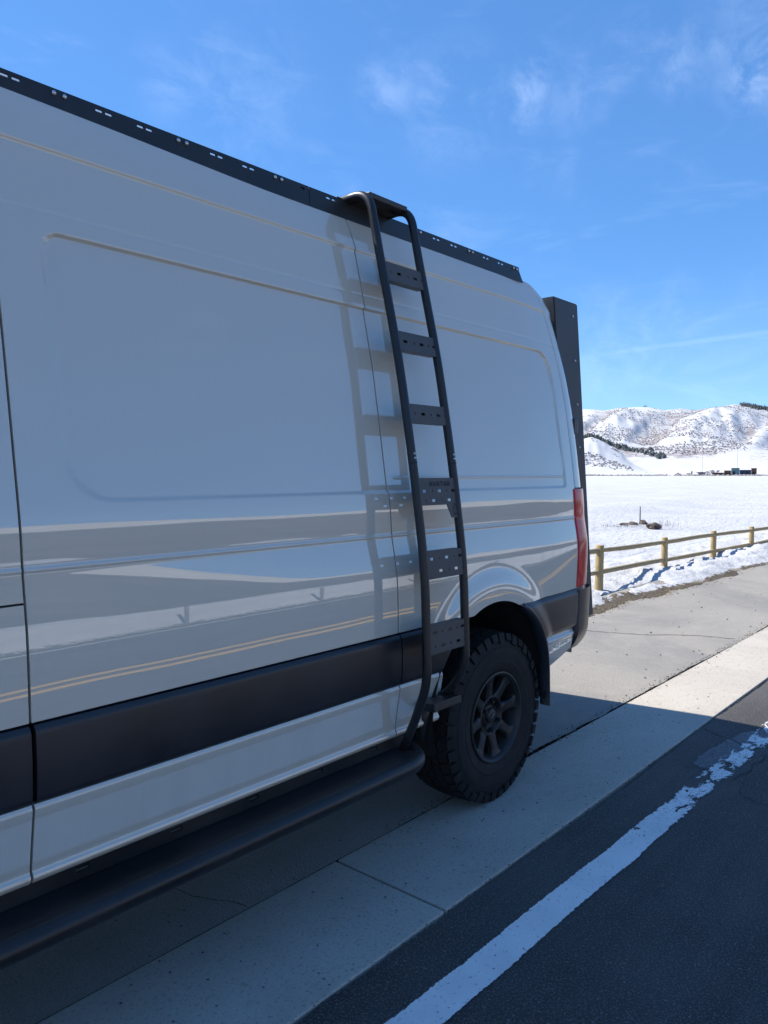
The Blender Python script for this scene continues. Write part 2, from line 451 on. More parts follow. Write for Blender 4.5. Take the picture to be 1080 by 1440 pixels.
# --- the snow field: one big sheet to the foot of the hills, sunk beneath the road corridor
def nonuni(vals):
    out = []
    for a, b, n in vals: out += list(np.linspace(a, b, n, endpoint=False))
    return np.array(out + [vals[-1][1]])
xs = nonuni([(-1500, -100, 20), (-100, -10, 20), (-10, 5, 20), (5, 40, 120), (40, 120, 60), (120, 600, 40), (600, 3200, 30)])
ys = nonuni([(-1500, -60, 20), (-60, -5.8, 30), (-5.8, 3.5, 6), (3.5, 30, 100), (30, 120, 50), (120, 600, 40), (600, 3200, 30)])
X, Y = np.meshgrid(xs, ys, indexing='ij')
Zf = -.03 + .10*(fbm(X/6, Y/3.5, 4, 3)-.5) + .5*(fbm(X/60, Y/60, 3, 5)-.5)*sstep(15, 60, Y)
ridge_bump = .22*np.exp(-((Y-13-.1*(X-20))/2.2)**2)*sstep(10, 20, X)*(1-sstep(30, 60, X))
Zf += ridge_bump
Zf -= .0010*np.maximum(0, Y-40)*0
corr = (1-sstep(3.7, 4.8, Y))*sstep(-6.6, -6.0, Y)
Zf = Zf*(1-corr) + corr*(-.30)
Zf = np.where(Y < -6.6, -.1, Zf)
far = sstep(430, 700, np.hypot(X, Y)); Zf = Zf-far*3.0
tag(np_mesh('snow_field', np.stack([X, Y, Zf], -1).reshape(-1, 3), grid_faces(len(xs), len(ys)), 'snow'), kind='structure')

# --- bedding below the joints
sheet('road_bed', -60, 160, -6.6, 4.4, -.045, 'joint_dirt')

# --- the road: dark asphalt, slightly ragged edge at the gutter
def ragged_strip(name, x0, x1, edge_lo, edge_hi, z, m, step, parent=None, ny=2):
    n = int((x1-x0)/step)+1; xs_ = np.linspace(x0, x1, n)
    lo = edge_lo(xs_); hi = edge_hi(xs_)
    V = np.zeros((n, ny, 3)); V[:, :, 0] = xs_[:, None]
    t = np.linspace(0, 1, ny)[None, :]; V[:, :, 1] = lo[:, None]*(1-t)+hi[:, None]*t; V[:, :, 2] = z
    return np_mesh(name, V.reshape(-1, 3), grid_faces(n, ny), m, parent)
road = tag(ragged_strip('road', -60, 160, lambda x: np.full_like(x, -6.2), lambda x: GUT0-.004-.016*fbm(x*9, x*0, 4, 21)-.022*np.maximum(0, fbm(x*1.1, x*0+3, 2, 22)-.35)-.012*np.exp(-((x-3.6)/.8)**2), -.006, 'asphalt', .02), kind='structure')
def lot_edge(x):
    g = sstep(2.4, 3.4, x)*.85+.15
    return GUT1+.0012+g*(.022*np.maximum(0, fbm(x*6, x*0, 5, 31, .6)-.30)+.024*np.maximum(0, fbm(x*.8, x*0, 2, 8)-.40)+.03*np.exp(-((x-4.2)/.7)**2)*fbm(x*5, x*0, 4, 33)+.02*np.exp(-((x-5.8)/.6)**2)*fbm(x*7, x*0, 4, 34))
lot = tag(ragged_strip('shoulder', -60, 160, lot_edge, lambda x: np.full_like(x, LOT1), -.002, 'weathered_asphalt', .02), kind='structure')

# --- gutter of cast concrete slabs with open joints
gutter = tag(mesh_obj('gutter', [(-60, GUT0+.02, -.04), (160, GUT0+.02, -.04), (160, GUT1-.02, -.04), (-60, GUT1-.02, -.04)], [(0, 1, 2, 3)], 'joint_dirt'), kind='structure')
SL = 3.05
for k in range(-4, 14):
    x0 = 2.172+SL*k+.006; x1 = x0+SL-.012
    if k >= 0: x0, x1 = 2.172+6.1*k+.006, 2.172+6.1*(k+1)-.006
    bm = bmesh.new(); add_box(bm, ((x0+x1)/2, (GUT0+GUT1)/2, -.045), (x1-x0, GUT1-GUT0, .09), bevel=.006)
    bm_obj('concrete_slab', bm, 'concrete', gutter)

# --- painted lines
def line_edges(y, w, amp, s):
    return (lambda x: y-w/2+amp*(fbm(x*14, x*0, 5, s, .7)-.5)+.012*(fbm(x*2.1, x*0, 2, s+4)-.5),
            lambda x: y+w/2+amp*(fbm(x*12, x*0+9, 5, s+9, .7)-.5)+.012*(fbm(x*1.7, x*0, 2, s+14)-.5))
mesh_obj('white_line', [(-40, 1.0, -.0018), (12, .98, -.0018), (12, 1.45, -.0018), (-40, 1.85, -.0018)], [(0, 1, 2, 3)], 'white_paint', road)
mesh_obj('worn_paint_patch', [(4.0, 1.1, -.0036), (5.3, 1.05, -.0036), (5.3, 1.45, -.0036), (4.0, 1.5, -.0036)], [(0, 1, 2, 3)], 'faded_patch', road)
for y in (-2.12, -2.40):
    lo, hi = line_edges(y, .12, .012, 70+int(y*10))
    ragged_strip('yellow_line', -50, 150, lo, hi, -.0018, 'yellow_paint', .1, road)
lo, hi = line_edges(-5.55, .11, .012, 90)
ragged_strip('white_line', -50, 150, lo, hi, -.0018, 'edge_paint', .1, road)
# cracks sealed with tar
def crack(path, w, name='crack', m='joint_dirt', z=.0035, parent=None, seed=0):
    P = smooth_path([Vector((*p, z)) for p in path], 14); n = len(P); V = []
    for i, p in enumerate(P):
        t = (P[min(i+1, n-1)]-P[max(i-1, 0)]).normalized(); s = Vector((-t.y, t.x, 0))
        q = p+s*(.03*(mnoise.noise(p*9+Vector((seed, 0, 0)))))
        ww = w*(.5+.9*abs(mnoise.noise(p*23+Vector((0, seed, 0)))))
        V += [q+s*ww, q-s*ww]
    return mesh_obj(name, V, [(2*i, 2*i+2, 2*i+3, 2*i+1) for i in range(n-1)], m, parent)
crack([(7.0, 3.75), (7.1, 3.2), (7.25, 2.9), (7.5, 2.55), (7.6, 2.2)], .008, parent=lot, seed=2, z=.0015)
crack([(1.72, 2.14), (1.70, 2.22), (1.66, 2.30), (1.58, 2.55), (1.52, 2.9)], .0025, parent=lot, seed=5, z=.0015)
crack([(4.05, 1.17), (4.6, 1.14), (5.2, 1.16), (6.2, 1.12)], .004, parent=road, seed=9, z=-.0025)
crack([(4.1, 1.15), (3.9, 1.05), (3.85, .8), (3.7, .5)], .003, parent=road, seed=12, z=-.0025)
crack([(4.80, 1.56), (4.74, 1.45), (4.70, 1.38), (4.66, 1.30)], .006, parent=road, seed=14, z=-.0025)

# --- grit and pebbles in the joints and lying about
def pebbles(name, spots, m, label, cat):
    V, Fc = [], []
    base = [(1, 0, 0), (-1, 0, 0), (0, 1, 0), (0, -1, 0), (0, 0, 1), (0, 0, -1)]
    tri = [(0, 2, 4), (2, 1, 4), (1, 3, 4), (3, 0, 4), (2, 0, 5), (1, 2, 5), (3, 1, 5), (0, 3, 5)]
    for (x, y, z, s) in spots:
        o = len(V); a = random.uniform(0, 6.28); sx, sy, sz = [s*random.uniform(.6, 1.3) for _ in range(3)]
        for b in base:
            px, py, pz = b[0]*sx, b[1]*sy, b[2]*sz*.7
            V.append((x+px*math.cos(a)-py*math.sin(a), y+px*math.sin(a)+py*math.cos(a), z+pz))
        Fc += [tuple(i+o for i in t) for t in tri]
    return tag(mesh_obj(name, V, Fc, m, None, False), label, cat, kind='stuff')
sp = []
for _ in range(2600):
    x = random.uniform(2.5, 12); w_ = .035*float(fbm(np.array([x*1.5]), np.array([0.]), 3, 99)[0])
    sp.append((x, GUT1+random.gauss(.02, .018+w_*.5), random.uniform(-.015, .006), random.uniform(.002, .007)))
for _ in range(700):
    sp.append((random.uniform(-1, 9), GUT0-random.uniform(.0, .02), random.uniform(-.012, .0), random.uniform(.002, .005)))
for _ in range(420):
    x = random.uniform(.8, 12); y = random.choice([random.uniform(2.1, 3.7), random.uniform(1.6, 2.1), random.uniform(1.6, 2.1), random.uniform(1.35, 1.56)])
    sp.append((x, y, .002, random.choice([.002, .003, .003, .005])))
for _ in range(60): sp.append((random.uniform(5, 12), random.uniform(2.2, 3.7), .004, random.uniform(.006, .012)))
pebbles('gravel', sp, 'pebble', 'loose grey grit in the joint beside the concrete gutter', 'gravel')


# ================================================================== VERGE: snow bank by the fence
def verge_edge(x): return 3.74-.020*(x-8)+.28*(fbm(x*.9, x*0, 3, 12)-.5)+.12*(fbm(x*4, x*0, 3, 13)-.5)
xs = np.arange(4.6, 40, .045); ys = np.arange(3.1, 6.6, .04)
X, Y = np.meshgrid(xs, ys, indexing='ij'); E_ = verge_edge(X); D = Y-E_
lump = fbm(X*1.3, Y*1.6, 5, 14, .55); lump2 = fbm(X*4, Y*4, 4, 15, .6)
crest = (.02+.05*sstep(10.5, 14, X))*np.exp(-((D-.55)/.30)**2)
Zv = sstep(-.02, .34, D)*(.02+.17*(lump-.40)+.08*(lump2-.5)+.05*(fbm(X*10, Y*10, 3, 16)-.5)+crest)
Zv -= .16*np.exp(-((X-9.6)/1.2)**2)*sstep(.2, .7, D)
fadeo = sstep(5.4, 6.4, Y); Zv = Zv*(1-fadeo)-.10*fadeo
Zv = np.where(D < -.0, -.02+D*.25, Zv)
dirt = np.exp(-((D-.06)/.13)**2)*.92*(1-.35*sstep(11, 15, X))+.5*np.exp(-((X-9.2)/.9)**2-((D-.35)/.22)**2)
dirt = np.where(D < 0.02, .85, dirt)
tag(np_mesh('snow_bank', np.stack([X, Y, Zv], -1).reshape(-1, 3), grid_faces(len(xs), len(ys)), 'snow_bank', attrs={'dirt': dirt.ravel()}), kind='structure')
def verge_z(x, y):
    i = int(np.clip((x-4.6)/.045, 0, len(xs)-1)); j = int(np.clip((y-3.1)/.04, 0, len(ys)-1)); return float(Zv[i, j])

# dead grass along the edge
def grass(name, spots, m, label, cat):
    V, Fc = [], []
    for (x, y, z, h) in spots:
        a = random.uniform(0, 6.28); ln = random.uniform(.3, 1.3)*h; w_ = .0035
        dx, dy = math.cos(a), math.sin(a); o = len(V)
        for k, (f, zz) in enumerate(((0, 0), (.45, .75), (1, .95 if random.random() < .5 else .6))):
            ww = w_*(1-.4*k)
            V += [(x+dx*ln*f-dy*ww, y+dy*ln*f+dx*ww, z+h*zz), (x+dx*ln*f+dy*ww, y+dy*ln*f-dx*ww, z+h*zz)]
        Fc += [(o, o+1, o+3, o+2), (o+2, o+3, o+5, o+4)]
    return tag(mesh_obj(name, V, Fc, m, None, False), label, cat, kind='stuff')
gs = []
for _ in range(4200):
    x = random.uniform(7.6, 20) if random.random() < .6 else random.uniform(8, 11.2)
    e = float(verge_edge(np.array([x]))[0]); y = e+random.gauss(.05, .07)
    if random.random() > .25+.9*float(fbm(np.array([x*2.0]), np.array([y*3.0]), 3, 71)[0])-.3: continue
    gs.append((x, y, max(verge_z(x, y), 0)-.004, random.uniform(.006, .024)))
grass('dead_grass', gs, 'dry_grass', 'matted brown dead grass along the edge of the snow bank', 'grass')
gs = []
for _ in range(420):
    t = random.random(); x = 20+12*t+random.gauss(0, .6); y = 11.4-2.2*t+random.gauss(0, .10)
    if fbm(np.array([x*.8]), np.array([1.]), 3, 5)[0] < .5: continue
    gs.append((x, y, -.02, random.uniform(.02, .09)))
grass('field_weeds', gs, 'brush', 'dark weeds poking in a line through the snow field', 'weeds')


# ================================================================== FENCE
fence = empty('rail_fence', (12.4, 4.7, 0))
tag(fence, 'round timber post and two rail fence along the snowy field', 'fence')
FX = [7.6, 10.0, 12.4, 14.8, 17.2, 19.6, 22.0, 24.4]; FT = [.60, .56, .517, .487, .44, .41, .39, .37]; FB = [-.1, -.1, .0, .02, .0, 0, 0, 0]
def post_geo(x, y, z0, z1, r, tilt=0.0):
    vs, fs = [], []; seg = 14
    prof = [(z0-.35, r*1.04), (z0, r*1.03), ((z0+z1)/2, r), (z1-.008, r*.97), (z1, r*.88)]
    for (z, rr) in prof:
        for k in range(seg):
            a = 2*math.pi*k/seg; q = rr*(1+.05*mnoise.noise(Vector((math.cos(a)*2+x, math.sin(a)*2, z*3))))
            vs.append((x+q*math.cos(a)+tilt*(z-z0), y+q*math.sin(a), z))
    for i in range(len(prof)-1):
        for k in range(seg):
            k2 = (k+1) % seg; fs.append((i*seg+k, i*seg+k2, (i+1)*seg+k2, (i+1)*seg+k))
    fs.append(tuple((len(prof)-1)*seg+k for k in range(seg)))
    return vs, fs
for i, x in enumerate(FX):
    v, f = post_geo(x, 4.7, FB[i]-.1, FT[i], .052 if i != 1 else .058, (-.03, .035, .0, .0, .01, 0, 0, 0)[i]); mesh_obj('post', v, f, 'post_wood', fence)
for i in range(len(FX)-1):
    for dz in (.075, .375):
        a = Vector((FX[i]-.08, 4.7+random.uniform(-.012, .012), FT[i]-dz)); b = Vector((FX[i+1]+.08, 4.7+random.uniform(-.012, .012), FT[i+1]-dz+random.uniform(-.01, .01)))
        pts = [a.lerp(b, t)+Vector((0, .006*math.sin(9*t+i), .004*math.sin(5*t+i*2+dz*9))) for t in np.linspace(0, 1, 9)]
        v, f = tube_geo(pts, [.036-.006*abs(t-.5)*2*((i+int(dz*10)) % 2) for t in np.linspace(0, 1, 9)], 12); mesh_obj('rail', v, f, 'rail_wood', fence)


# ================================================================== FIELD THINGS
def rock_obj(x, y, z, s, sq, seed, label):
    bm = bmesh.new(); bmesh.ops.create_icosphere(bm, subdivisions=3, radius=1)
    for v in bm.verts:
        n = mnoise.fractal(v.co*1.6+Vector((seed*5, 0, 0)), 1, 2, 4); v.co = v.co*(1+.38*n); v.co.z *= sq
        v.co = v.co*s+Vector((x, y, z))
    return tag(bm_obj('rock', bm, 'rock', None, False), label, 'rock', 'rocks on the snow field')
def gpt(px, py, z=0.0):
    d = _F+_Rt*((px-540)/F_PX)-_U*((py-720)/F_PX); t = (z-CAM_H)/d.z
    return Vector((0, 0, CAM_H))+d*t
for i, (px, py, s, sq, lb) in enumerate(((904, 737, .12, .8, 'dark brown rock beside the thin grey stake in the snow'), (919, 742, .20, .55, 'largest dark rock on the snow, nearest the fence'), (890, 738, .15, .45, 'low brown clod in the middle of the row of clods'), (877, 739, .13, .4, 'leftmost flat brown clod of the row on the snow'))):
    g = gpt(px, py); rock_obj(g.x, g.y, .03, s, sq, i+1, lb)
gs = []
g0 = gpt(925, 742)
for _ in range(80): gs.append((g0.x+random.gauss(.15, .25), g0.y+random.gauss(0, .25), .03, random.uniform(.1, .32)))
for _ in range(150):
    g1 = gpt(random.uniform(850, 905), 741); gs.append((g1.x+random.gauss(0, .1), g1.y+random.gauss(0, .15), .0, random.uniform(.04, .12)))
grass('dry_brush', gs, 'brush', 'dry twigs sticking out around the rocks in the snow', 'brush')
g = gpt(900, 734); v, f = tube_geo([Vector((g.x, g.y, -.1)), Vector((g.x, g.y, .25)), Vector((g.x, g.y, .5))], .022, 8)
tag(mesh_obj('marker_stake', v, f, 'pole_grey'), 'thin grey stake standing upright in the snow field', 'stake')


# ================================================================== HILLS
def polar(name, az0, az1, naz, rs, hf, m, attr):
    az = np.radians(np.linspace(az0, az1, naz)); A, Rr = np.meshgrid(az, rs, indexing='ij')
    X, Y = Rr*np.cos(A), Rr*np.sin(A); Z, at = hf(np.degrees(A), Rr, X, Y)
    return tag(np_mesh(name, np.stack([X, Y, Z], -1).reshape(-1, 3), grid_faces(naz, len(rs)), m, attrs={attr: at.ravel()}), kind='structure')
def az_of(px): return YAW-math.degrees(math.atan((px-540)/F_PX))
RIDGE = np.array([(300, 590), (600, 584), (700, 580), (822, 575), (850, 577.5), (870, 573.5), (905, 572.5), (935, 577), (955, 574.5), (975, 577), (1000, 573), (1030, 569), (1050, 571), (1080, 577), (1150, 583), (1300, 588), (1700, 592)], float)
RAZ = np.array([az_of(p) for p in RIDGE[:, 0]])[::-1]; REL = ((665-RIDGE[:, 1])/F_PX*np.cos(np.radians(YAW-np.array([az_of(p) for p in RIDGE[:, 0]]))))[::-1]
def hill_h(A, Rr, X, Y):
    el = np.interp(A, RAZ, REL); ridge = el*1720+1.0
    q = np.clip((Rr-700)/(1720-700), 0, 1); t = .12*sstep(600, 800, Rr)+.88*(q**1.2)
    drift = (Rr-1200)*.0016
    sp = fbm(A/1.9+drift, Rr/1500, 2, 82)-.5; sp2 = fbm(A/.75-drift*1.3, Rr/700, 3, 83)-.5
    env = np.sin(np.pi*np.clip((Rr-800)/920, 0, 1))
    h = ridge*t+env*(46*sp+9*sp2)
    h = np.minimum(h, ridge*np.maximum(Rr, 900)/1720*.985+0*h)
    h = np.where(Rr > 1720, ridge*(1-.35*sstep(1720, 2600, Rr)), h)
    h += 7*np.exp(-((Rr-1060)/45)**2)*sstep(az_of(1060), az_of(1000), A)*sstep(az_of(890), az_of(930), A)
    w = sstep(az_of(950), az_of(815), A)+.55*sstep(az_of(815), az_of(600), A)
    h2 = 40*w*np.exp(-((Rr-830)/190.0)**2)*(.95+.2*(fbm(A/.8, Rr/200, 3, 86)-.5))
    w3 = sstep(az_of(1020), az_of(1150), A); h3 = 36*w3*np.exp(-((Rr-920)/170.0)**2)
    k_ = np.maximum(h, np.maximum(h2, h3)); h = k_
    h += 4*(fbm(X/45, Y/45, 4, 87)-.5)*sstep(650, 1000, Rr)*(1-sstep(1650, 1750, Rr))+1.6*(fbm(X/16, Y/16, 3, 89)-.5)*sstep(600, 900, Rr)
    h -= 1.2*(1-sstep(440, 520, Rr))
    g = np.gradient(h, axis=0); gn = g/(np.abs(g).mean()*2.2)
    lap = h-(np.roll(h, 9, 0)+np.roll(h, -9, 0))/2
    scr = .10*np.clip(-gn, -1.2, 1.2)+.10*np.clip(-lap/3.5, -1, 1)-.20*(1-sstep(620, 780, Rr))+.30*(fbm(X/190, Y/190, 4, 88)-.5)+.02
    return h, scr
rs = np.concatenate([np.linspace(425, 700, 40), np.linspace(706, 1900, 170), np.linspace(1920, 2700, 20)])
AZ0, AZ1, NAZ = -25, 110, 900
hills = polar('hills', AZ0, AZ1, NAZ, rs, hill_h, 'snow_hill', 'scrub')
_hv = np.zeros(NAZ*len(rs)*3, dtype=np.float32); hills.data.vertices.foreach_get('co', _hv); HZ = _hv.reshape(NAZ, len(rs), 3)[:, :, 2]
def hz(az, r):
    i = int(np.clip(round((az-AZ0)/(AZ1-AZ0)*(NAZ-1)), 0, NAZ-1)); j = int(np.clip(np.searchsorted(rs, r), 0, len(rs)-1)); return float(HZ[i, j])

def clumps(name, spots, m, label, cat, cone=False):
    V, Fc = [], []
    for (x, y, z, s, h) in spots:
        o = len(V); n = 5
        if cone:
            for k in range(n):
                a = 6.283*k/n+random.random(); V.append((x+s*math.cos(a)*random.uniform(.7, 1.2), y+s*math.sin(a)*random.uniform(.7, 1.2), z+h*random.uniform(.05, .2)))
            V += [(x, y, z+h)]
            Fc += [(o+k, o+(k+1) % n, o+n) for k in range(n)]
        else:
            for zz, rr in ((-.2, .8), (.55, 1.0)):
                for k in range(n):
                    a = 6.283*k/n; q = s*rr*random.uniform(.6, 1.25); V.append((x+q*math.cos(a), y+q*math.sin(a), z+h*zz*random.uniform(.8, 1.2)))
            V.append((x, y, z+h))
            for k in range(n):
                k2 = (k+1) % n; Fc += [(o+k, o+k2, o+n+k2, o+n+k), (o+n+k, o+n+k2, o+2*n)]
    return tag(mesh_obj(name, V, Fc, m, None, False), label, cat, kind='stuff')
sp = []
for _ in range(20000):
    az = random.uniform(az_of(1180), az_of(760)); r = random.uniform(560, 1750)
    x, y = r*math.cos(R(az)), r*math.sin(R(az))
    dn = float(fbm(np.array([x/70]), np.array([y/70]), 4, 91)[0]); gul = float(fbm(np.array([az/1.25+.0012*r]), np.array([r/900]), 3, 82)[0])
    if dn+.5*(.5-gul) < .50+.10*random.random(): continue
    if r < 640 and random.random() > (r-560)/80: continue
    sp.append((x, y, hz(az, r)-.3, random.uniform(.4, 1.1), random.uniform(.4, 1.1)))
clumps('scrub', sp, 'brush', 'bare grey brown scrub dotted over the snowy hills', 'scrub')
sp = []
def band(p0, p1, r0, r1, n, wid, hh):
    for _ in range(n):
        t = random.random(); az = az_of(p0+(p1-p0)*t)+random.gauss(0, .05); r = r0+(r1-r0)*t+random.gauss(0, wid)
        sp.append((r*math.cos(R(az)), r*math.sin(R(az)), hz(az, r)-.5, random.uniform(1.2, 2.4), random.uniform(.6, 1.0)*hh))
band(818, 880, 840, 820, 230, 9, 6); band(875, 934, 800, 740, 90, 7, 4); band(912, 916, 800, 800, 7, 5, 5)
band(1040, 1085, 1700, 1720, 200, 18, 9); band(1052, 1080, 1760, 1760, 120, 20, 11); band(904, 906, 1790, 1790, 4, 3, 16)
clumps('conifer_stand', sp, 'conifer', 'dark band of evergreen trees along the hill shoulder', 'trees', True)
sp = []
for _ in range(700):
    px = random.uniform(780, 1120); az = az_of(px); r = random.uniform(432, 446)
    if fbm(np.array([px/16]), np.array([0.]), 3, 95)[0] < .45 and random.random() < .7: continue
    sp.append((r*math.cos(R(az)), r*math.sin(R(az)), -.6, random.uniform(.7, 1.6), random.uniform(.7, 1.6)))
clumps('field_edge_brush', sp, 'brush', 'low line of dark brush along the far edge of the snow field', 'brush')

# --- far buildings at the end of the field
BR = 445.0
def far_pt(px, z, r=BR):
    a = R(az_of(px)); return Vector((r*math.cos(a), r*math.sin(a), z))
def far_box(bm, p0, p1, z0, z1, depth=9, off=0.0):
    a, b = far_pt(p0, 0, BR+off), far_pt(p1, 0, BR+off); u = (b-a); w_ = u.length; u.normalize(); nrm = Vector((-u.y, u.x, 0))
    if nrm.dot(a) < 0: nrm = -nrm
    c = (a+b)/2+nrm*depth/2; rot = Matrix((u, nrm, Vector((0, 0, 1)))).transposed()
    add_box(bm, (c.x, c.y, (z0+z1)/2), (w_, depth, z1-z0), rot)
def far_building(name, label, px0, segs, openings, parts='wall'):
    root = empty(name, far_pt(px0, 0)); tag(root, label, 'building', 'low buildings at the far edge of the field')
    for (a, b, z0, z1, m, dep) in segs:
        bm = bmesh.new(); far_box(bm, a, b, z0, z1, dep); bm_obj('wall', bm, m, root)
        bm = bmesh.new(); far_box(bm, a-.25, b+.25, z1, z1+.22, dep+.8, -.4); bm_obj('roof', bm, 'dark_open', root)
    for (a, b, z0, z1) in openings:
        bm = bmesh.new(); far_box(bm, a, b, z0, z1, .3, -.15); bm_obj('window', bm, 'dark_open', root)
GZ = -1.6
far_building('long_building', 'long low building with brown ends and a teal middle block', 1035, [(1001, 1017.5, GZ, 1.5, 'brown_wall', 9), (1017.7, 1027.6, GZ, 2.6, 'brown_wall', 9), (1027.8, 1039.2, GZ, 3.9, 'teal_wall', 10), (1039.4, 1055.6, GZ, 2.9, 'navy_wall', 9), (1055.8, 1063.4, GZ, 3.8, 'brown_wall', 10)],
             [(1003, 1005.5, -.6, .8), (1007.5, 1010, -.6, .8), (1012, 1015, -.6, .8), (1019, 1022, -.2, 1.6), (1024, 1026, -.2, 1.6), (1030, 1033, 0, 2.4), (1042, 1045, 0, 1.6), (1048, 1051, 0, 1.6), (1058, 1060.5, 0, 2)])
far_building('field_shed', 'small grey shed with open bays left of the long building', 986, [(981, 991.2, GZ, 1.7, 'grey_wall', 6)], [(982, 984.2, -.9, .9), (985, 987.2, -.9, .9), (988, 990.3, -.9, .9)])
far_building('tiny_hut', 'tiny dark hut standing alone at the far field edge', 972, [(971.4, 973.2, GZ, 2.2, 'navy_wall', 2)], [(971.9, 972.5, -.6, 1.0)])
for i, (px, zt) in enumerate(((987, 12.0), (1036, 13.5))):
    a = far_pt(px, GZ, 460); v, f = tube_geo([a, Vector((a.x, a.y, zt*.5)), Vector((a.x, a.y, zt))], .07, 6)
    tag(mesh_obj('utility_pole', v, f, 'pole_grey'), ('thin pole behind the small grey shed at the field edge', 'thin pole rising behind the teal building block')[i], 'pole', 'utility poles at the field edge')


# ================================================================== OTHER SIDE OF THE ROAD (seen mirrored in the van)
xs = nonuni([(-60, 60, 600), (60, 200, 100)]); ys = np.concatenate([np.arange(-6.0, -10, -.10), np.linspace(-10, -16, 14)])
X, Y = np.meshgrid(xs, ys, indexing='ij'); D = -6.15-Y+.25*(fbm(X*.5, X*0, 3, 101)-.5)
Zb = sstep(0, 1.0, D)*(.78+.55*(fbm(X/2.6, Y/1.6, 4, 102)-.5)+.20*fbm(X*1.5, Y*1.5, 3, 103))
Zb = np.where(D < 0, -.08+.0*D, Zb)*(1-sstep(-11, -16, Y))-.1*sstep(-11, -16, Y)
tag(np_mesh('opposite_snow_bank', np.stack([X, Y, Zb], -1).reshape(-1, 3), grid_faces(len(xs), len(ys), True), 'snow_bank', attrs={'dirt': (.6*np.exp(-((D-.05)/.15)**2)).ravel()}), kind='structure')
for i in range(-8, 22):
    v, f = post_geo(1.1+2.9*i, -6.22, .05, 1.0, .035); o = mesh_obj('roadside_post', v, f, 'pole_grey')
    tag(o, 'thin grey roadside post before the snow bank, mirrored in the van side', 'post', 'posts across the road')
xs = np.linspace(-420, 520, 240); ys = np.concatenate([np.linspace(-13, -130, 60), np.linspace(-134, -400, 30)])
X, Y = np.meshgrid(xs, ys, indexing='ij')
H = (19.5+5*(fbm(X/55, X*0, 4, 111)-.5)+.02*X*0)
t = sstep(-14, -128, Y); Zh = H*t*(1+.10*(fbm(X/16, Y/16, 4, 112)-.5))-.3
crest = sstep(.50, .64, t+.12*(fbm(X/30, Y/30, 3, 113)-.5))
tag(np_mesh('bare_hillside', np.stack([X, Y, Zh], -1).reshape(-1, 3), grid_faces(len(xs), len(ys), True), 'brown_hill', attrs={'crest': crest.ravel()}), kind='structure')


# ================================================================== THE VAN
YC = 2.945                                  # centre line of the van
van = empty('camper_van', (1.2, YC, 0))
tag(van, 'grey high roof camper van with black roof rail, side ladder and chunky off road tyres', 'van')

# ---- shape of the flank as Y over (x, z)
ZK = np.array([.92, 1.00, 1.09, 1.13, 1.16, 1.185, 1.30, 1.312, 1.322, 1.36, 1.42, 1.465, 1.50, 1.70, 1.90, 2.05, 2.20, 2.28, 2.46, 2.47, 2.50, 2.60, 2.66])
TK = np.array([0.6, 1.2, 2.2, 3.0, 3.6, 4.0, 4.6, 4.0, 2.2, 3.2, 6.2, 8.2, 8.6, 8.6, 9.2, 10.6, 12.2, 13.0, 14.5, 20., 22., 26., 34.])
SHK = np.array([0, 0, 0, .4, 2.2, 6.0, 7.2, 2.0, 0, 0, 0, 0, 0, 0, 0, 0, 0, 0, 0, 0, 0, 0, 0], float)     # extra tilt of the shoulder under the belt crease
zz = np.linspace(.48, 2.68, 4401); dz_ = zz[1]-zz[0]
Bz = np.cumsum(np.tan(np.radians(np.interp(zz, ZK, TK))))*dz_; Bz = Bz-np.interp(.935, zz, Bz)+1.937
Sz = np.cumsum(np.tan(np.radians(np.interp(zz, ZK, SHK))))*dz_
def rrect(x, z):
    """signed distance (inside negative) to the pressed window panel"""
    x0, x1, z0, z1 = 1.005, 3.862, 1.482, 2.222
    cx, cz, hx, hz_ = (x0+x1)/2, (z0+z1)/2, (x1-x0)/2, (z1-z0)/2
    px, pz = x-cx, z-cz
    r = np.where(px > 0, np.where(pz > 0, .13, .035), np.where(pz > 0, .06, .14))
    qx, qz = np.abs(px)-hx+r, np.abs(pz)-hz_+r
    return np.minimum(np.maximum(qx, qz), 0)+np.hypot(np.maximum(qx, 0), np.maximum(qz, 0))-r
XW, ZW = 3.085, .405                         # rear wheel centre
XA, ZA, ARCH_R = 3.022, .490, .476           # centre and radius of the arch opening
XR_Z = np.array([.45, .60, .93, 1.18, 1.47, 1.67, 1.90, 2.11, 2.28, 2.40, 2.49, 2.56, 2.61, 2.66]); XR_X = np.array([3.86, 3.875, 3.915, 3.955, 3.97, 3.984, 3.987, 3.974, 3.946, 3.925, 3.908, 3.87, 3.80, 3.66])
def Xr(z): return np.interp(z, XR_Z, XR_X)
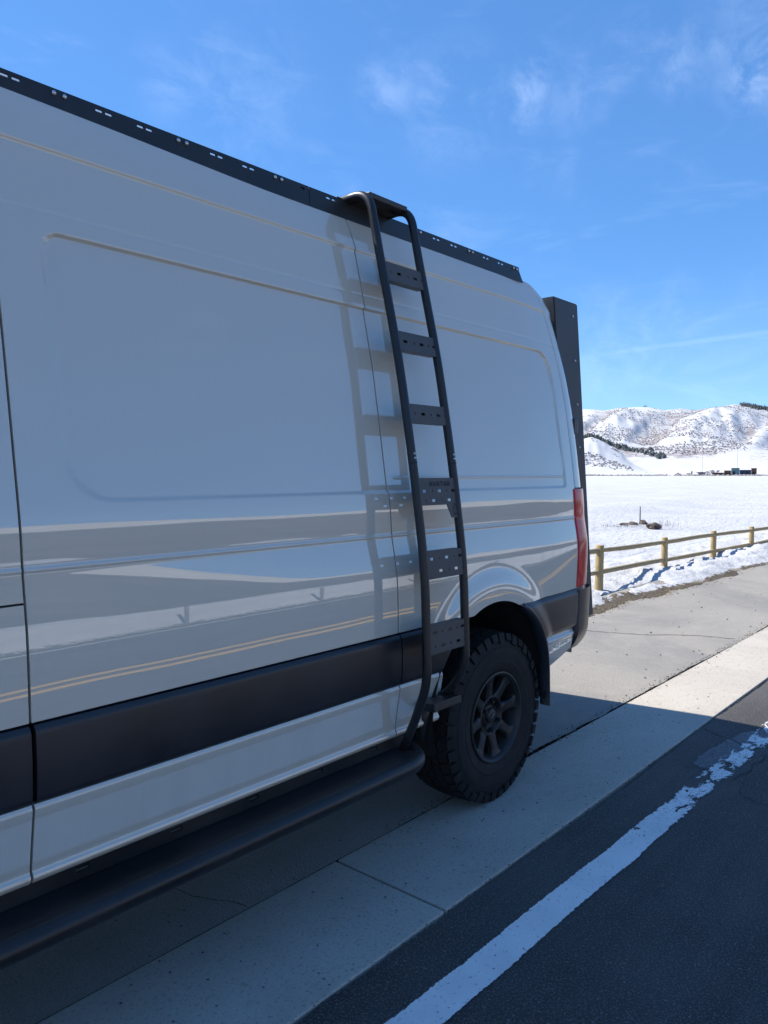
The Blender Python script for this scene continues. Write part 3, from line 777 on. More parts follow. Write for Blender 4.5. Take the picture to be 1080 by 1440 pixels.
def flank(x, z):
    x = np.asarray(x, float); z = np.asarray(z, float)
    k = .34+.66*sstep(.75, 2.2, x)
    Y = np.interp(z, zz, Bz)+k*np.interp(z, zz, Sz)-.5*(1-k)*0
    sd = rrect(x, z); wd = .0055; Y = Y+(.0085+.0040*sstep(1.95, 2.17, z))*sstep(0, 1, -sd/(2*wd)+.3)
    # thin pressed line above the panel's lower edge on the rear panel
    Y = Y-.0022*np.exp(-((z-1.54)/.0045)**2)*sstep(2.37, 2.385, x)*sstep(3.865, 3.85, x)
    # steps high on the flank: a ledge at 2.47, a fine groove at 2.275
    Y = Y-.0085*sstep(2.455, 2.471, z)+.0018*np.exp(-((z-2.275)/.006)**2)
    # raised bead along the crease
    Y = Y-.0034*np.exp(-((z-1.312)/.0055)**2)
    # flare over the rear wheel
    r = np.hypot(x-XA, z-ZA)
    fl = .023*sstep(.655, .525, r)*sstep(1.35, 1.05, z)*sstep(.60, .75, z)
    Y = Y-fl+.010*np.exp(-((r-.76)/.05)**2)*sstep(1.25, 1.05, z)*0
    # the flank turns in towards the rear
    t = np.clip((x-3.45)/.53, 0, 1.2); Y = Y+.034*t*t
    # slight waviness of sheet metal
    Y = Y+.00085*(fbm(x*1.6, z*2.6, 2, 121)-.5)
    return Y
def arch_cut(V, Fq, r=ARCH_R):
    """snap vertices near the opening to it and drop faces inside"""
    d = np.hypot(V[:, 0]-XA, V[:, 2]-ZA); ins = d < r
    keep = ~(ins[Fq].all(1))
    sel = np.zeros(len(V), bool); sel[Fq[keep].ravel()] = True
    mv = sel & ins
    s = r/np.maximum(d, 1e-6)
    V[mv, 0] = XA+(V[mv, 0]-XA)*s[mv]; V[mv, 2] = ZA+(V[mv, 2]-ZA)*s[mv]
    return V, Fq[keep], mv
def zlist(z0, z1, step):
    fine = [(1.29, 1.335, .003), (1.475, 1.50, .003), (1.53, 1.55, .002), (2.20, 2.24, .003), (2.265, 2.285, .002), (2.445, 2.485, .003)]
    z = [z0]
    while z[-1] < z1-1e-6:
        s = step
        for a, b, st in fine:
            if a-step < z[-1] < b: s = st
        z.append(min(z[-1]+s, z1))
    return np.array(z)
def panel(name, x0, x1, z0, z1, yf, m, parent, step=.012, cut=False, rear=False, flange=.02, zs=None, rear_gap=0.0, zbot=None):
    zs = zlist(z0, z1, step) if zs is None else zs
    n = max(2, int((x1-x0)/step)); S = np.linspace(0, 1, n)
    Sg, Zg = np.meshgrid(S, zs, indexing='ij')
    x1z = (Xr(Zg)-rear_gap) if rear else np.full_like(Zg, x1)
    Xg = x0+(x1z-x0)*Sg
    if zbot is not None:
        Zg = Zg+(zbot(Xg)-z0)*(1-(Zg-z0)/(z1-z0))
    Yg = yf(Xg, Zg)
    V = np.stack([Xg, Yg, Zg], -1)
    # turn the rim of the sheet in so that the gaps have depth
    e = flange
    V2 = np.zeros((n+2, len(zs)+2, 3)); V2[1:-1, 1:-1] = V
    V2[0, 1:-1] = V[0]+[0, e, 0]; V2[-1, 1:-1] = V[-1]+[0, e, 0]; V2[1:-1, 0] = V[:, 0]+[0, e, 0]; V2[1:-1, -1] = V[:, -1]+[0, e, 0]
    V2[0, 0] = V[0, 0]+[0, e, 0]; V2[0, -1] = V[0, -1]+[0, e, 0]; V2[-1, 0] = V[-1, 0]+[0, e, 0]; V2[-1, -1] = V[-1, -1]+[0, e, 0]
    Fq = grid_faces(n+2, len(zs)+2); V2 = V2.reshape(-1, 3)
    if cut:
        V2, Fq, mv = arch_cut(V2, Fq)
        inner = (np.arange(len(V2)))
        V2[mv, 1] = np.maximum(yf(V2[mv, 0], V2[mv, 2]), V2[mv, 1]-.02)
    o = np_mesh(name, V2, Fq, m, parent)
    # keep the turned-in rim from rounding the panel's shading
    o.data.set_sharp_from_angle(angle=R(32))
    return o
XS0, XS1, GAP = .872, 2.331, .0035
ZB0, ZB1 = .722, .920                        # black rub strip
Z_HI = 2.635
mirror = Matrix.Translation((0, 2*YC, 0)) @ Matrix.Diagonal((1, -1, 1, 1))
far_side = []

# --- upper painted panels
sp_mid = panel('side_panel', XS0+GAP, XS1-GAP, ZB1+.006, Z_HI, flank, 'van_paint', van, .011)
sp_mid['label'] = 'long grey middle side panel with pressed window recess'
sp_rear = panel('side_panel', XS1+GAP, 3.98, ZB1+.006, Z_HI, flank, 'van_paint', van, .010, cut=True, rear=True)
sp_rear['label'] = 'grey rear side panel with flared wheel arch'
door_u = panel('front_door', -.42, XS0-GAP, 1.232, Z_HI, flank, 'van_paint', van, .016); door_u['label'] = 'grey front door, upper part'
door_l = panel('door_lower_panel', -.42, XS0-GAP, ZB1+.006, 1.226, flank, 'van_paint', van, .016)
far_side += [sp_mid, sp_rear, door_u, door_l]

# --- black rub strips
def strip_y(x, z):
    t = (np.asarray(z)-ZB0)/(ZB1-ZB0)
    y = 1.921+.010*np.clip((t-.90)/.10, 0, 1)**2+.006*np.clip((.07-t)/.07, 0, 1)**2-.004*np.sin(np.pi*np.clip(t, 0, 1))
    tt = np.clip((np.asarray(x)-3.45)/.53, 0, 1.2)
    r = np.hypot(x-XA, z-ZA)
    return y+.034*tt*tt-.020*sstep(.60, .50, r)*sstep(3.0, 3.2, x)
zs_b = np.concatenate([np.linspace(ZB0, ZB0+.02, 6), np.linspace(ZB0+.035, ZB1-.03, 8), np.linspace(ZB1-.02, ZB1, 7)])
far_side.append(panel('rub_strip', -.42, XS0-.006, ZB0, ZB1, strip_y, 'black_trim', van, .03, zs=zs_b))
far_side.append(panel('rub_strip', XS0+.006, XS1-GAP, ZB0, ZB1, strip_y, 'black_trim', van, .03, zs=zs_b))
far_side.append(panel('rub_strip', XS1+GAP, XW, ZB0, ZB1, strip_y, 'black_trim', van, .012, zs=zs_b, cut=True))
# black bumper flank behind the wheel: reaches up over the strip line
b_side = panel('bumper_side', XW+.02, 3.90, ZB0, ZB1+.004, strip_y, 'black_trim', van, .010, cut=True, rear=True, rear_gap=.03)
far_side.append(b_side)

# --- painted sill
def sill_y(x, z):
    z = np.asarray(z, float); x = np.asarray(x, float)
    y = np.interp(z, [.50, .508, .516, .524, .532, .54, .60, .66, .69, .705, .716], [1.958, 1.950, 1.946, 1.9475, 1.953, 1.9535, 1.945, 1.935, 1.929, 1.928, 1.933])
    tt = np.clip((x-3.45)/.53, 0, 1.2)
    return y+.034*tt*tt
zs_s = np.concatenate([np.linspace(.502, .545, 16), np.linspace(.56, .69, 9), np.linspace(.70, .716, 5)])
far_side.append(panel('sill_panel', -.42, XS0-GAP, .502, .716, sill_y, 'van_paint', van, .03, zs=zs_s))
far_side.append(panel('sill_panel', XS0+GAP, XS1-GAP, .502, .716, sill_y, 'van_paint', van, .03, zs=zs_s))
far_side.append(panel('sill_panel', XS1+GAP, 2.615, .502, .716, sill_y, 'van_paint', van, .012, zs=zs_s, cut=False))
def lowrear_y(x, z):
    z = np.asarray(z, float); x = np.asarray(x, float)
    y = 1.934+.05*np.clip((.66-z)/.22, 0, 1)**1.6+.008*np.exp(-((z-.705)/.012)**2)-.006*np.exp(-((z-.688)/.014)**2)
    y = y-.004*np.exp(-((x-3.62)/.03)**2-((z-.66)/.008)**2)
    tt = np.clip((x-3.45)/.53, 0, 1.2)
    return y+.034*tt*tt+.02*sstep(3.62, 3.5, x)*0
zs_r = np.linspace(.46, .716, 34)
far_side.append(panel('bumper_lower_panel', 3.528, 3.87, .46, .716, lowrear_y, 'van_paint', van, .010, zs=zs_r, rear=True, rear_gap=.035, zbot=lambda x: .535+.085*(x-3.528)/.34))

# --- rear corner pillars and the tail of the body
def corner(name, z0, z1, yf, m, ex=.19, ey=.105, gap=.005, n=18, step=.02, bulge=0.0, amax=88, xoff=0.0, zs=None):
    zs = np.arange(z0, z1+1e-6, step) if zs is None else zs
    th = np.radians(np.linspace(0, amax, n)); T, Zg = np.meshgrid(th, zs, indexing='ij')
    x0 = Xr(Zg)+gap+xoff; y0 = yf(x0, Zg)
    Xg = x0+(ex+bulge)*np.sin(T); Yg = y0-bulge*0+ey*(1-np.cos(T))+.05*np.sin(T)*.0
    V = np.stack([Xg, Yg-bulge*np.sin(T)*.3, Zg], -1)
    first = V[:1]+np.array([0, .03, 0]); V = np.concatenate([first, V], 0)
    o = np_mesh(name, V.reshape(-1, 3), grid_faces(n+1, len(zs)), m, van); far_side.append(o); return o
corner('corner_pillar', 1.478, Z_HI, flank, 'van_paint')
corner('corner_pillar', .926, 1.474, lambda x, z: flank(x, z)+.006, 'seam_black', ex=.16)
lamp = corner('tail_light', .930, 1.470, lambda x, z: flank(x, z)-.003, 'red_lens', ex=.23, ey=.085, bulge=.0, xoff=-.028, step=.015)
lamp['label'] = 'tall narrow red tail light on the rear corner'
bc = corner('bumper_corner', .585, .918, lambda x, z: strip_y(x, np.full_like(z, .8))+.05*np.clip((.70-z)/.115, 0, 1)**2, 'black_trim', ex=.26, ey=.09, xoff=-.028, step=.0185)

# lamp ribs
lv = []
for z0, z1 in ((.955, 1.02), (1.03, 1.10), (1.115, 1.24), (1.255, 1.30), (1.31, 1.45)):
    pass

# --- rear face (doors)
zs = np.linspace(.52, 2.63, 60); ysn = np.linspace(0, 1, 24)
Yn, Zn = np.meshgrid(ysn, zs, indexing='ij'); y0 = flank(Xr(Zn), Zn)+.115
Yg = y0+(2*YC-2*y0)*Yn; Xg = Xr(Zn)+.193+.02*np.sin(np.pi*Yn)
np_mesh('rear_door', np.stack([Xg, Yg, Zn], -1).reshape(-1, 3), grid_faces(24, 60), 'van_paint', van)
bm = bmesh.new(); add_box(bm, (4.06, YC, .76), (.14, 1.3, .18), bevel=.03); bm_obj('rear_bumper', bm, 'black_trim', van)

# --- roof
def roof_section(x):
    z = Z_HI; y0 = float(flank(np.array([x]), np.array([z]))[0]) if x < 3.7 else float(flank(np.array([3.7]), np.array([z]))[0])
    pts = [(y0+.001, z), (y0+.012, z+.022), (y0+.035, z+.045), (y0+.08, z+.065), (y0+.16, z+.085), (y0+.35, z+.105), (YC, z+.115)]
    return pts + [(2*YC-p[0], p[1]) for p in pts[-2::-1]]
V = []; xr_ = list(np.linspace(-.42, 3.6, 50))+[3.66, 3.70]
drops = [0]*51+[.012]
for x, dr in zip(xr_, drops): V += [(x, p[0], p[1]-dr*0) for p in roof_section(x)]
xr_.append(3.80); V += [(3.80, p[0]+(.012 if i < 6 else -.012 if i > 6 else 0), p[1]-.035*(p[1]-Z_HI)/.115-.012) for i, p in enumerate(roof_section(3.7))]
xr_.append(3.92); V += [(3.92, p[0]+(.03 if i < 6 else -.03 if i > 6 else 0), Z_HI-.06+(p[1]-Z_HI)*.3) for i, p in enumerate(roof_section(3.7))]
xr_.append(3.99); V += [(3.99, p[0]+(.06 if i < 6 else -.06 if i > 6 else 0), Z_HI-.16) for i, p in enumerate(roof_section(3.7))]
np_mesh('roof', V, grid_faces(len(xr_), 13, True), 'van_paint', van)

# --- dark inner shell so that gaps read black
bm = bmesh.new()
def shell_box(x0, x1, z0, z1, y0):
    add_box(bm, ((x0+x1)/2, YC, (z0+z1)/2), (x1-x0, 2*(YC-y0), z1-z0))
shell_box(-.40, 2.5, .47, 1.30, 1.995); shell_box(-.40, 3.80, 1.30, 1.60, 2.06); shell_box(-.40, 3.80, 1.60, 2.1, 2.16); shell_box(-.40, 3.72, 2.1, 2.6, 2.30)
shell_box(2.5, 3.85, 1.0, 1.31, 2.02); shell_box(3.66, 3.86, .68, 1.0, 2.02)
bm_obj('inner_shell', bm, 'seam_black', van)
bm = bmesh.new(); add_box(bm, (.95, YC, .47), (5.3, 1.30, .08)); add_box(bm, (1.0, YC, .40), (4.6, .8, .10)); bm_obj('underbody', bm, 'liner', van)
v, f = tube_geo([Vector((XW, 2.2, ZW)), Vector((XW, YC, ZW)), Vector((XW, 2*YC-2.2, ZW))], .06, 14); mesh_obj('axle', v, f, 'liner', van)

# --- wheel-arch liner, inside of the arch opening and the mud flap
def arch_liner(name='arch_liner'):
    n = 44; a = np.radians(np.linspace(-10, 195, n)); V = []
    for yy, rr in ((1.925, ARCH_R+.004), (1.96, ARCH_R+.012), (2.0, ARCH_R+.0), (2.30, ARCH_R+.0), (2.42, ARCH_R-.04), (2.42, .05)):
        V += [(XA+rr*math.cos(t), yy, ZA+rr*math.sin(t)) for t in a]
    return np_mesh(name, V, grid_faces(6, n), 'liner', van)
far_side.append(arch_liner())
# black lip moulding round the rear half of the opening, running down as the splash guard
pth = [(ARCH_R, math.radians(t)) for t in np.linspace(62, 6, 34)]
pth = [(XA+r_*math.cos(t), ZA+r_*math.sin(t), math.cos(t), math.sin(t)) for r_, t in pth]+[(3.498, .50, 1, 0), (3.503, .44, 1, 0), (3.506, .40, 1, -.1), (3.504, .37, .9, -.4)]
V = []
for off, dy in ((-.002, .05), (-.002, -.001), (.006, -.006), (.016, -.006), (.024, .001), (.026, .05)):
    for (x_, z_, nx_, nz_) in pth:
        wd = 1.1 if z_ > .70 else 1.0
        q = (x_+off*wd*nx_, z_+off*wd*nz_); V.append((q[0], float(strip_y(np.array(min(q[0], 3.6)), np.array(max(q[1], .73))))+dy+.003, q[1]))
far_side.append(np_mesh('arch_moulding', V, grid_faces(6, len(pth)), 'black_trim', van))

# ---- wheels
def lathe(prof, seg, y_axis=True):
    """prof: list of (radius, y) about the wheel axis"""
    V = []; n = len(prof)
    for (r_, y) in prof:
        for k in range(seg):
            t = 2*math.pi*k/seg; V.append((r_*math.cos(t), y, r_*math.sin(t)))
    Fc = [(i*seg+k, i*seg+(k+1) % seg, (i+1)*seg+(k+1) % seg, (i+1)*seg+k) for i in range(n-1) for k in range(seg)]
    return V, Fc
TR = .406
def tyre_mesh():
    prof = [(.205, .034), (.214, .012), (.232, .003), (.258, .001), (.264, -.0012), (.270, -.0012), (.272, .000), (.295, -.003), (.318, -.003), (.330, -.001), (.3315, .0015), (.336, .0015), (.3375, .000), (.350, .004), (.368, .011), (.382, .020), (.392, .034), (.3945, .07), (.3955, .13), (.3945, .195), (.392, .231), (.378, .25), (.34, .262), (.29, .266), (.245, .261), (.205, .235)]
    parts = [lathe(prof, 96)]
    NB = 40
    def block(a0, a1, y0, y1, skew, r0=.389, r1=TR, chop=0.0, crown=True):
        vs = []
        for (y, s) in ((y0, -.5), (y1, .5)):
            for a_ in (a0, a1):
                aa = a_+skew*s
                for rr in (r0, r1):
                    rc = rr-(.012*((y-.133)/.133)**2 if crown and rr == r1 else 0)
                    vs.append((rc*math.cos(aa), y, rc*math.sin(aa)))
        # order: y0a0r0,y0a0r1,y0a1r0,y0a1r1,y1a0r0,...
        fs = [(1, 3, 7, 5), (0, 1, 5, 4), (3, 2, 6, 7), (1, 0, 2, 3), (4, 5, 7, 6)]
        return vs, fs
    d = 2*math.pi/NB
    for k in range(NB):
        a_ = k*d
        st = .006*(k % 2)
        parts.append(block(a_+.10*d, a_+.86*d, .014+st, .062, .25*d))
        parts.append(block(a_+.45*d, a_+1.30*d, .069, .103, -.75*d))
        parts.append(block(a_+.05*d, a_+.88*d, .110, .152, .80*d))
        parts.append(block(a_+.50*d, a_+1.34*d, .159, .194, -.75*d))
        parts.append(block(a_+.10*d, a_+.86*d, .201, .250-st, .25*d))
        # lugs that run down the shoulder
        L = .036 if k % 2 else .022
        vs = []
        for a2 in (a_+.12*d, a_+.84*d):
            for (rr, y) in ((.399, .008), (.390, .003), (.388-L*.55, -.002), (.388-L, -.0045), (.388-L-.004, .006), (.392, .028)):
                vs.append((rr*math.cos(a2), y, rr*math.sin(a2)))
        fs = [(i, i+1, i+7, i+6) for i in range(5)]+[(0, 1, 2, 3, 4, 5), (11, 10, 9, 8, 7, 6)]
        parts.append((vs, fs))
    return join_geo(parts)
def rim_mesh():
    # barrel and lip
    barrel = [(.226, .018), (.231, .008), (.229, .002), (.222, .000), (.215, .005), (.211, .012), (.208, .016), (.2045, .026), (.200, .044), (.196, .060), (.190, .10), (.186, .20), (.20, .24)]
    parts = [lathe(barrel, 72)]
    hub = [(.0, .046), (.036, .046), (.038, .050), (.050, .052), (.053, .050), (.060, .0600), (.076, .0580), (.083, .048), (.090, .037), (.096, .0345), (.102, .038), (.105, .055), (.092, .085), (.06, .10)]
    parts.append(lathe(hub, 56))
    NS = 8
    for k in range(NS):
        a0 = 2*math.pi*k/NS+R(8)
        rows = [(.088, .074, .040), (.105, .062, .036), (.130, .052, .031), (.155, .050, .027), (.175, .054, .024), (.190, .066, .021), (.2005, .090, .019), (.206, .125, .019)]
        vs = []
        for (rr, wd, y) in rows:
            for (s, dy) in ((-1, .032), (-.96, .008), (-.62, 0), (.62, 0), (.96, .008), (1, .032)):
                h = wd/2*s; vs.append((rr*math.cos(a0)-h*math.sin(a0), y+dy, rr*math.sin(a0)+h*math.cos(a0)))
        fs = [(i*6+j, i*6+j+1, (i+1)*6+j+1, (i+1)*6+j) for i in range(len(rows)-1) for j in range(5)]
        parts.append((vs, fs))
    V_, F_ = join_geo(parts)
    return [(v[0]*.94, v[1], v[2]*.94) for v in V_], F_
def place_wheel(x, far, first=None):
    yo = 1.948
    if first is None:
        v, f = rim_mesh(); w_ = bpy.data.objects.new('wheel', None)
        me = bpy.data.meshes.new('wheel'); me.from_pydata(v, [], f); me.update(); me.materials.append(MATS['rim_coat']); me.polygons.foreach_set('use_smooth', [True]*len(me.polygons))
        me.set_sharp_from_angle(angle=R(38))
        bpy.data.objects.remove(w_); w_ = link(bpy.data.objects.new('wheel', me), van)
        v, f = tyre_mesh(); ty = mesh_obj('tyre', v, f, 'rubber', None); ty.data.set_sharp_from_angle(angle=R(35)); ty.parent = w_
        for k in range(6):
            t = 2*math.pi*k/6+R(30); bm = bmesh.new()
            bmesh.ops.create_cone(bm, cap_ends=True, segments=6, radius1=.0105, radius2=.0085, depth=.024, matrix=Matrix.Translation((.068*math.cos(t), .036, .068*math.sin(t))) @ Matrix.Rotation(R(90), 4, 'X'))
            o = bm_obj('lug_nut', bm, 'rim_coat'); o.parent = w_
        V, Fc = lathe([(.0, .030), (.018, .0302), (.030, .033), (.034, .037), (.036, .048)], 40); o = mesh_obj('centre_cap', V, Fc, 'rim_coat'); o.parent = w_
        bm = bmesh.new(); add_box(bm, (0, .0292, 0), (.036, .002, .0045), Matrix.Rotation(R(-33), 3, 'Y')); o = bm_obj('cap_badge', bm, 'bright_metal'); o.parent = w_
        V, Fc = lathe([(.0, .14), (.15, .14), (.152, .15), (.152, .16), (0, .16)], 40); o = mesh_obj('brake_disc', V, Fc, 'liner'); o.parent = w_
    else:
        w_ = first.copy(); COL.objects.link(w_); w_.parent = van; w_.matrix_parent_inverse = first.matrix_parent_inverse.copy()
        for ch in list(first.children):
            c = ch.copy(); COL.objects.link(c); c.parent = w_
    w_.location = (x, 2*YC-yo if far else yo, ZW-.003); w_.rotation_euler = (0, 0, math.pi if far else 0)
    return w_
wh = place_wheel(XW, False); place_wheel(XW, True, wh); XF = XW-3.665; place_wheel(XF, False, wh); place_wheel(XF, True, wh)

# ---- cab nose in front of the door (outside the picture, plain but whole)
def cab():
    prof = [(-.42, 2.66), (-.62, 2.56), (-.95, 2.20), (-1.30, 1.75), (-1.50, 1.42), (-1.85, 1.22), (-2.03, 1.05), (-2.08, .75), (-2.02, .50)]
    V = []; n = len(prof)
    for zi in range(16):
        pass
    xs_ = np.linspace(-.42, -2.06, 26); V = []
    for x in xs_:
        zt = np.interp(-x, [-p[0] for p in prof[:7]], [p[1] for p in prof[:7]]); zt = min(zt, 2.66)
        tap = .10*((-.42-x)/1.64)**2+.22*max(0, (-1.7-x)/.36)**2
        col = []
        for t in np.linspace(0, 1, 22):
            z = .50+(zt-.50)*t
            y = float(np.interp(z, zz, Bz)) if z > .93 else 1.94
            y = y+tap+.25*max(0, (t-.9)/.1)**2*(.6)
            col.append((x, y, z))
        V += col+[(p[0], 2*YC-p[1], p[2]) for p in col[::-1]]
    o = np_mesh('cab_shell', V, grid_faces(26, 44, True), 'van_paint', van)
    # remove the wheel openings
    bm = bmesh.new(); bm.from_mesh(o.data); dl = [f for f in bm.faces if (f.calc_center_median()-Vector((XF, f.calc_center_median().y, ZW))).length < .5]
    bmesh.ops.delete(bm, geom=dl, context='FACES'); bm.to_mesh(o.data); bm.free()
    # door glass and windscreen
    gx = np.linspace(-.55, .72, 14); gz_ = np.linspace(1.50, 2.16, 12); Xg, Zg = np.meshgrid(gx, gz_, indexing='ij'); Xg = np.where(Xg < .1, Xg+(.1-Xg)*.0, Xg)
    Xg = np.maximum(Xg, -.42+.02+.0*Zg)
    Yg = flank(Xg, Zg)-.004
    g1 = np_mesh('door_window', np.stack([Xg, Yg, Zg], -1).reshape(-1, 3), grid_faces(14, 12), 'glass_dark', door_u)
    g1.matrix_parent_inverse = Matrix.Identity(4)
    a, b = Vector((-.66, 0, 2.53)), Vector((-1.28, 0, 1.79)); W = []
    for t in np.linspace(0, 1, 8):
        p = a.lerp(b, t); hw = .62+.18*t
        for s in np.linspace(-1, 1, 12): W.append((p.x-.035-.05*(1-s*s), YC+hw*s, p.z+.03))
    np_mesh('windscreen', W, grid_faces(8, 12), 'glass_dark', van)
    for s in (-1, 1):
        bm = bmesh.new(); add_box(bm, (-1.93, YC+s*.72, .98), (.16, .26, .20), bevel=.04); bm_obj('headlight', bm, 'bright_metal', van)
    bm = bmesh.new(); add_box(bm, (-2.04, YC, .60), (.12, 1.5, .24), bevel=.04); bm_obj('front_bumper', bm, 'black_trim', van)
cab()

# ---- mirrored copies for the far flank
for o in far_side:
    c = o.copy(); COL.objects.link(c); c.parent = van; c.matrix_parent_inverse = ROOTINV[van.name] @ mirror
    if 'label' in c.keys(): del c['label']

# ---- roof rail with slots along the roof edge
def holed_plate(us, vs, holes):
    """flat plate in (u, v) with rectangular holes, as quads"""
    U = sorted(set([us[0], us[1]]+[h[0] for h in holes]+[h[1] for h in holes])); Vv = sorted(set([vs[0], vs[1]]+[h[2] for h in holes]+[h[3] for h in holes]))
    idx = {}; P = []; Fc = []
    def vid(i, j):
        if (i, j) not in idx: idx[(i, j)] = len(P); P.append((U[i], Vv[j]))
        return idx[(i, j)]
    for i in range(len(U)-1):
        for j in range(len(Vv)-1):
            cu, cv = (U[i]+U[i+1])/2, (Vv[j]+Vv[j+1])/2
            if any(h[0] < cu < h[1] and h[2] < cv < h[3] for h in holes): continue
            Fc.append((vid(i, j), vid(i+1, j), vid(i+1, j+1), vid(i, j+1)))
    return P, Fc
def solid(o, th, off=0):
    m = o.modifiers.new('thickness', 'SOLIDIFY'); m.thickness = th; m.offset = off; return o
holes = []
for k in range(-9, 21):
    x = .986+.1405*k
    if 2.28 < x < 2.70: continue
    if x > 3.70: continue
    if k % 3 == 1:
        holes += [(x-.022, x-.010, 2.654, 2.664), (x+.010, x+.022, 2.654, 2.664)]
    else: holes += [(x-.026, x-.004, 2.654, 2.662), (x+.006, x+.028, 2.654, 2.662)]
RY = 2.221
def rail_piece(x0, x1, taper=False):
    P, Fc = holed_plate((x0, x1), (2.597, 2.675), [h for h in holes if x0+.01 < h[0] and h[1] < x1-.01])
    V = []
    for (u, v_) in P:
        if taper and u > x1-1e-6 and v_ > 2.645: u -= .035
        V.append((u, RY+.10*(v_-2.597), v_))
    o = mesh_obj('roof_rail', V, Fc, 'powder_coat', van, False); solid(o, .004); return o
rl = rail_piece(-.40, 2.128); rl['label'] = 'slotted black roof rail, front length'
rr_ = rail_piece(2.131, 3.735, True); rr_['label'] = 'slotted black roof rail, rear length'
for s in (0, 1):                                  # rails on the far roof edge
    c = (rl, rr_)[s].copy(); COL.objects.link(c); c.parent = van; c.matrix_parent_inverse = ROOTINV[van.name] @ mirror
for k in range(-9, 21):
    x = .986+.1405*k
    if k % 3 == 1 and not (2.28 < x < 2.70) and x < 3.7:
        for dx in (-.016, .016):
            bm = bmesh.new(); bmesh.ops.create_uvsphere(bm, u_segments=10, v_segments=6, radius=.0075, matrix=Matrix.Translation((x+dx, RY+.0015, 2.659)))
            b = bm_obj('rail_bolt', bm, 'bolt_steel', None, True); b.parent = rl if x < 2.13 else rr_
bm = bmesh.new(); add_box(bm, (2.13, RY+.014, 2.638), (.08, .008, .06)); b = bm_obj('joint_plate', bm, 'powder_coat'); b.parent = rl
bm = bmesh.new(); add_box(bm, (.85, RY+.25, 2.765), (2.4, .5, .02)); 

bm.free()

# ---- side ladder
LX0, LX1, LR = 2.352, 2.612, .0178
LZ = np.array([.745, 1.19, 1.60, 2.02, 2.45, 2.60]); LYv = np.array([1.808, 1.822, 1.882, 1.956, 2.058, 2.11])
def lad_y(z): return float(np.interp(z, LZ, LYv))
def rail_path(x, right):
    top = [(x, 2.275, 2.682), (x, 2.11, 2.690), (x, 2.058, 2.45)]
    mid = [(x, lad_y(z), z) for z in (2.02, 1.60, 1.19)]
    if not right: bot = [(x, 1.808, .74), (x, 1.872, .575), (x, 1.93, .455)]
    else: bot = [(x, 1.808, .76), (x, 1.905, .625), (x, 1.97, .60)]
    P = top+mid+bot
    return fillet_path(P, [0, .085, .06, .15, .15, .15, .07, .05, 0], 9)
parts = [tube_geo(rail_path(LX0, False), LR, 18), tube_geo(rail_path(LX1, True), LR, 18)]
v, f = join_geo(parts); ladder = mesh_obj('ladder', v, f, 'powder_coat', van); ladder['label'] = 'black tube side ladder with perforated plate rungs'
def lchild(o): o.parent = ladder; return o
def place_on_ladder(u, v_, z0, z1, dy=0.0):
    """u across from the left rail, v up; follows the ladder's lean"""
    y = lad_y(z0)+(lad_y(z1)-lad_y(z0))*(v_-z0)/(z1-z0)
    return (LX0+u, y-.006+dy, v_)
W = LX1-LX0
def rung(z0, z1, rows, box=False):
    hs = []
    for (fz, pat) in rows:
        zc = z0+(z1-z0)*fz
        for (fu, kind) in pat:
            u = W*fu; hw, hh = (.0125, .0055) if kind == 's' else (.0028, .005)
            hs.append((u-hw, u+hw, zc-hh, zc+hh))
    P, Fc = holed_plate((.008, W+.008), (z0, z1), hs)
    o = lchild(mesh_obj('rung_plate', [place_on_ladder(u, v_, z0, z1) for u, v_ in P], Fc, 'rung_coat', None, False)); solid(o, .004)
    if box:
        lchild(mesh_obj('rung_back', [place_on_ladder(u, v_, z0, z1, .034) for u, v_ in ((.01, z0+.003), (W, z0+.003), (W, z1-.003), (.01, z1-.003))], [(0, 1, 2, 3)], 'powder_coat', None, False))
    # folded tread at the lower edge
    bm = bmesh.new(); q = Vector(place_on_ladder(W/2, z0, z0, z1)); add_box(bm, (q.x, q.y+.017, z0+.002), (W-.03, .034, .004)); lchild(bm_obj('rung_tread', bm, 'powder_coat'))
    bm = bmesh.new(); q = Vector(place_on_ladder(W/2, z1, z0, z1)); add_box(bm, (q.x, q.y+.017, z1-.002), (W-.03, .034, .004)); lchild(bm_obj('rung_tread', bm, 'powder_coat'))
    return o
p5 = [(.12, 'd'), (.34, 's'), (.56, 'd'), (.78, 's'), (.95, 'd')]; p5b = [(.20, 's'), (.42, 'd'), (.64, 's'), (.84, 'd'), (.95, 's')]
rung(2.326, 2.405, [(.5, [(.16, 'd'), (.36, 's'), (.58, 'd'), (.76, 's'), (.92, 'd')])], True)
rung(2.042, 2.122, [(.5, [(.20, 's'), (.42, 'd'), (.60, 's'), (.78, 'd'), (.93, 's')])], True)
rung(1.756, 1.832, [(.5, [(.18, 'd'), (.38, 's'), (.58, 'd'), (.77, 's'), (.94, 'd')])], True)
pa = [(.17, 's'), (.36, 'd'), (.55, 's'), (.73, 'd'), (.90, 's')]; pb = [(.18, 'd'), (.38, 's'), (.58, 'd'), (.78, 's'), (.94, 'd')]
rung(1.432, 1.540, [(.52, pa), (.17, pb)])
rung(1.145, 1.252, [(.73, pa), (.27, pb)])
rung(.850, .962, [(.75, pa), (.25, pb)])
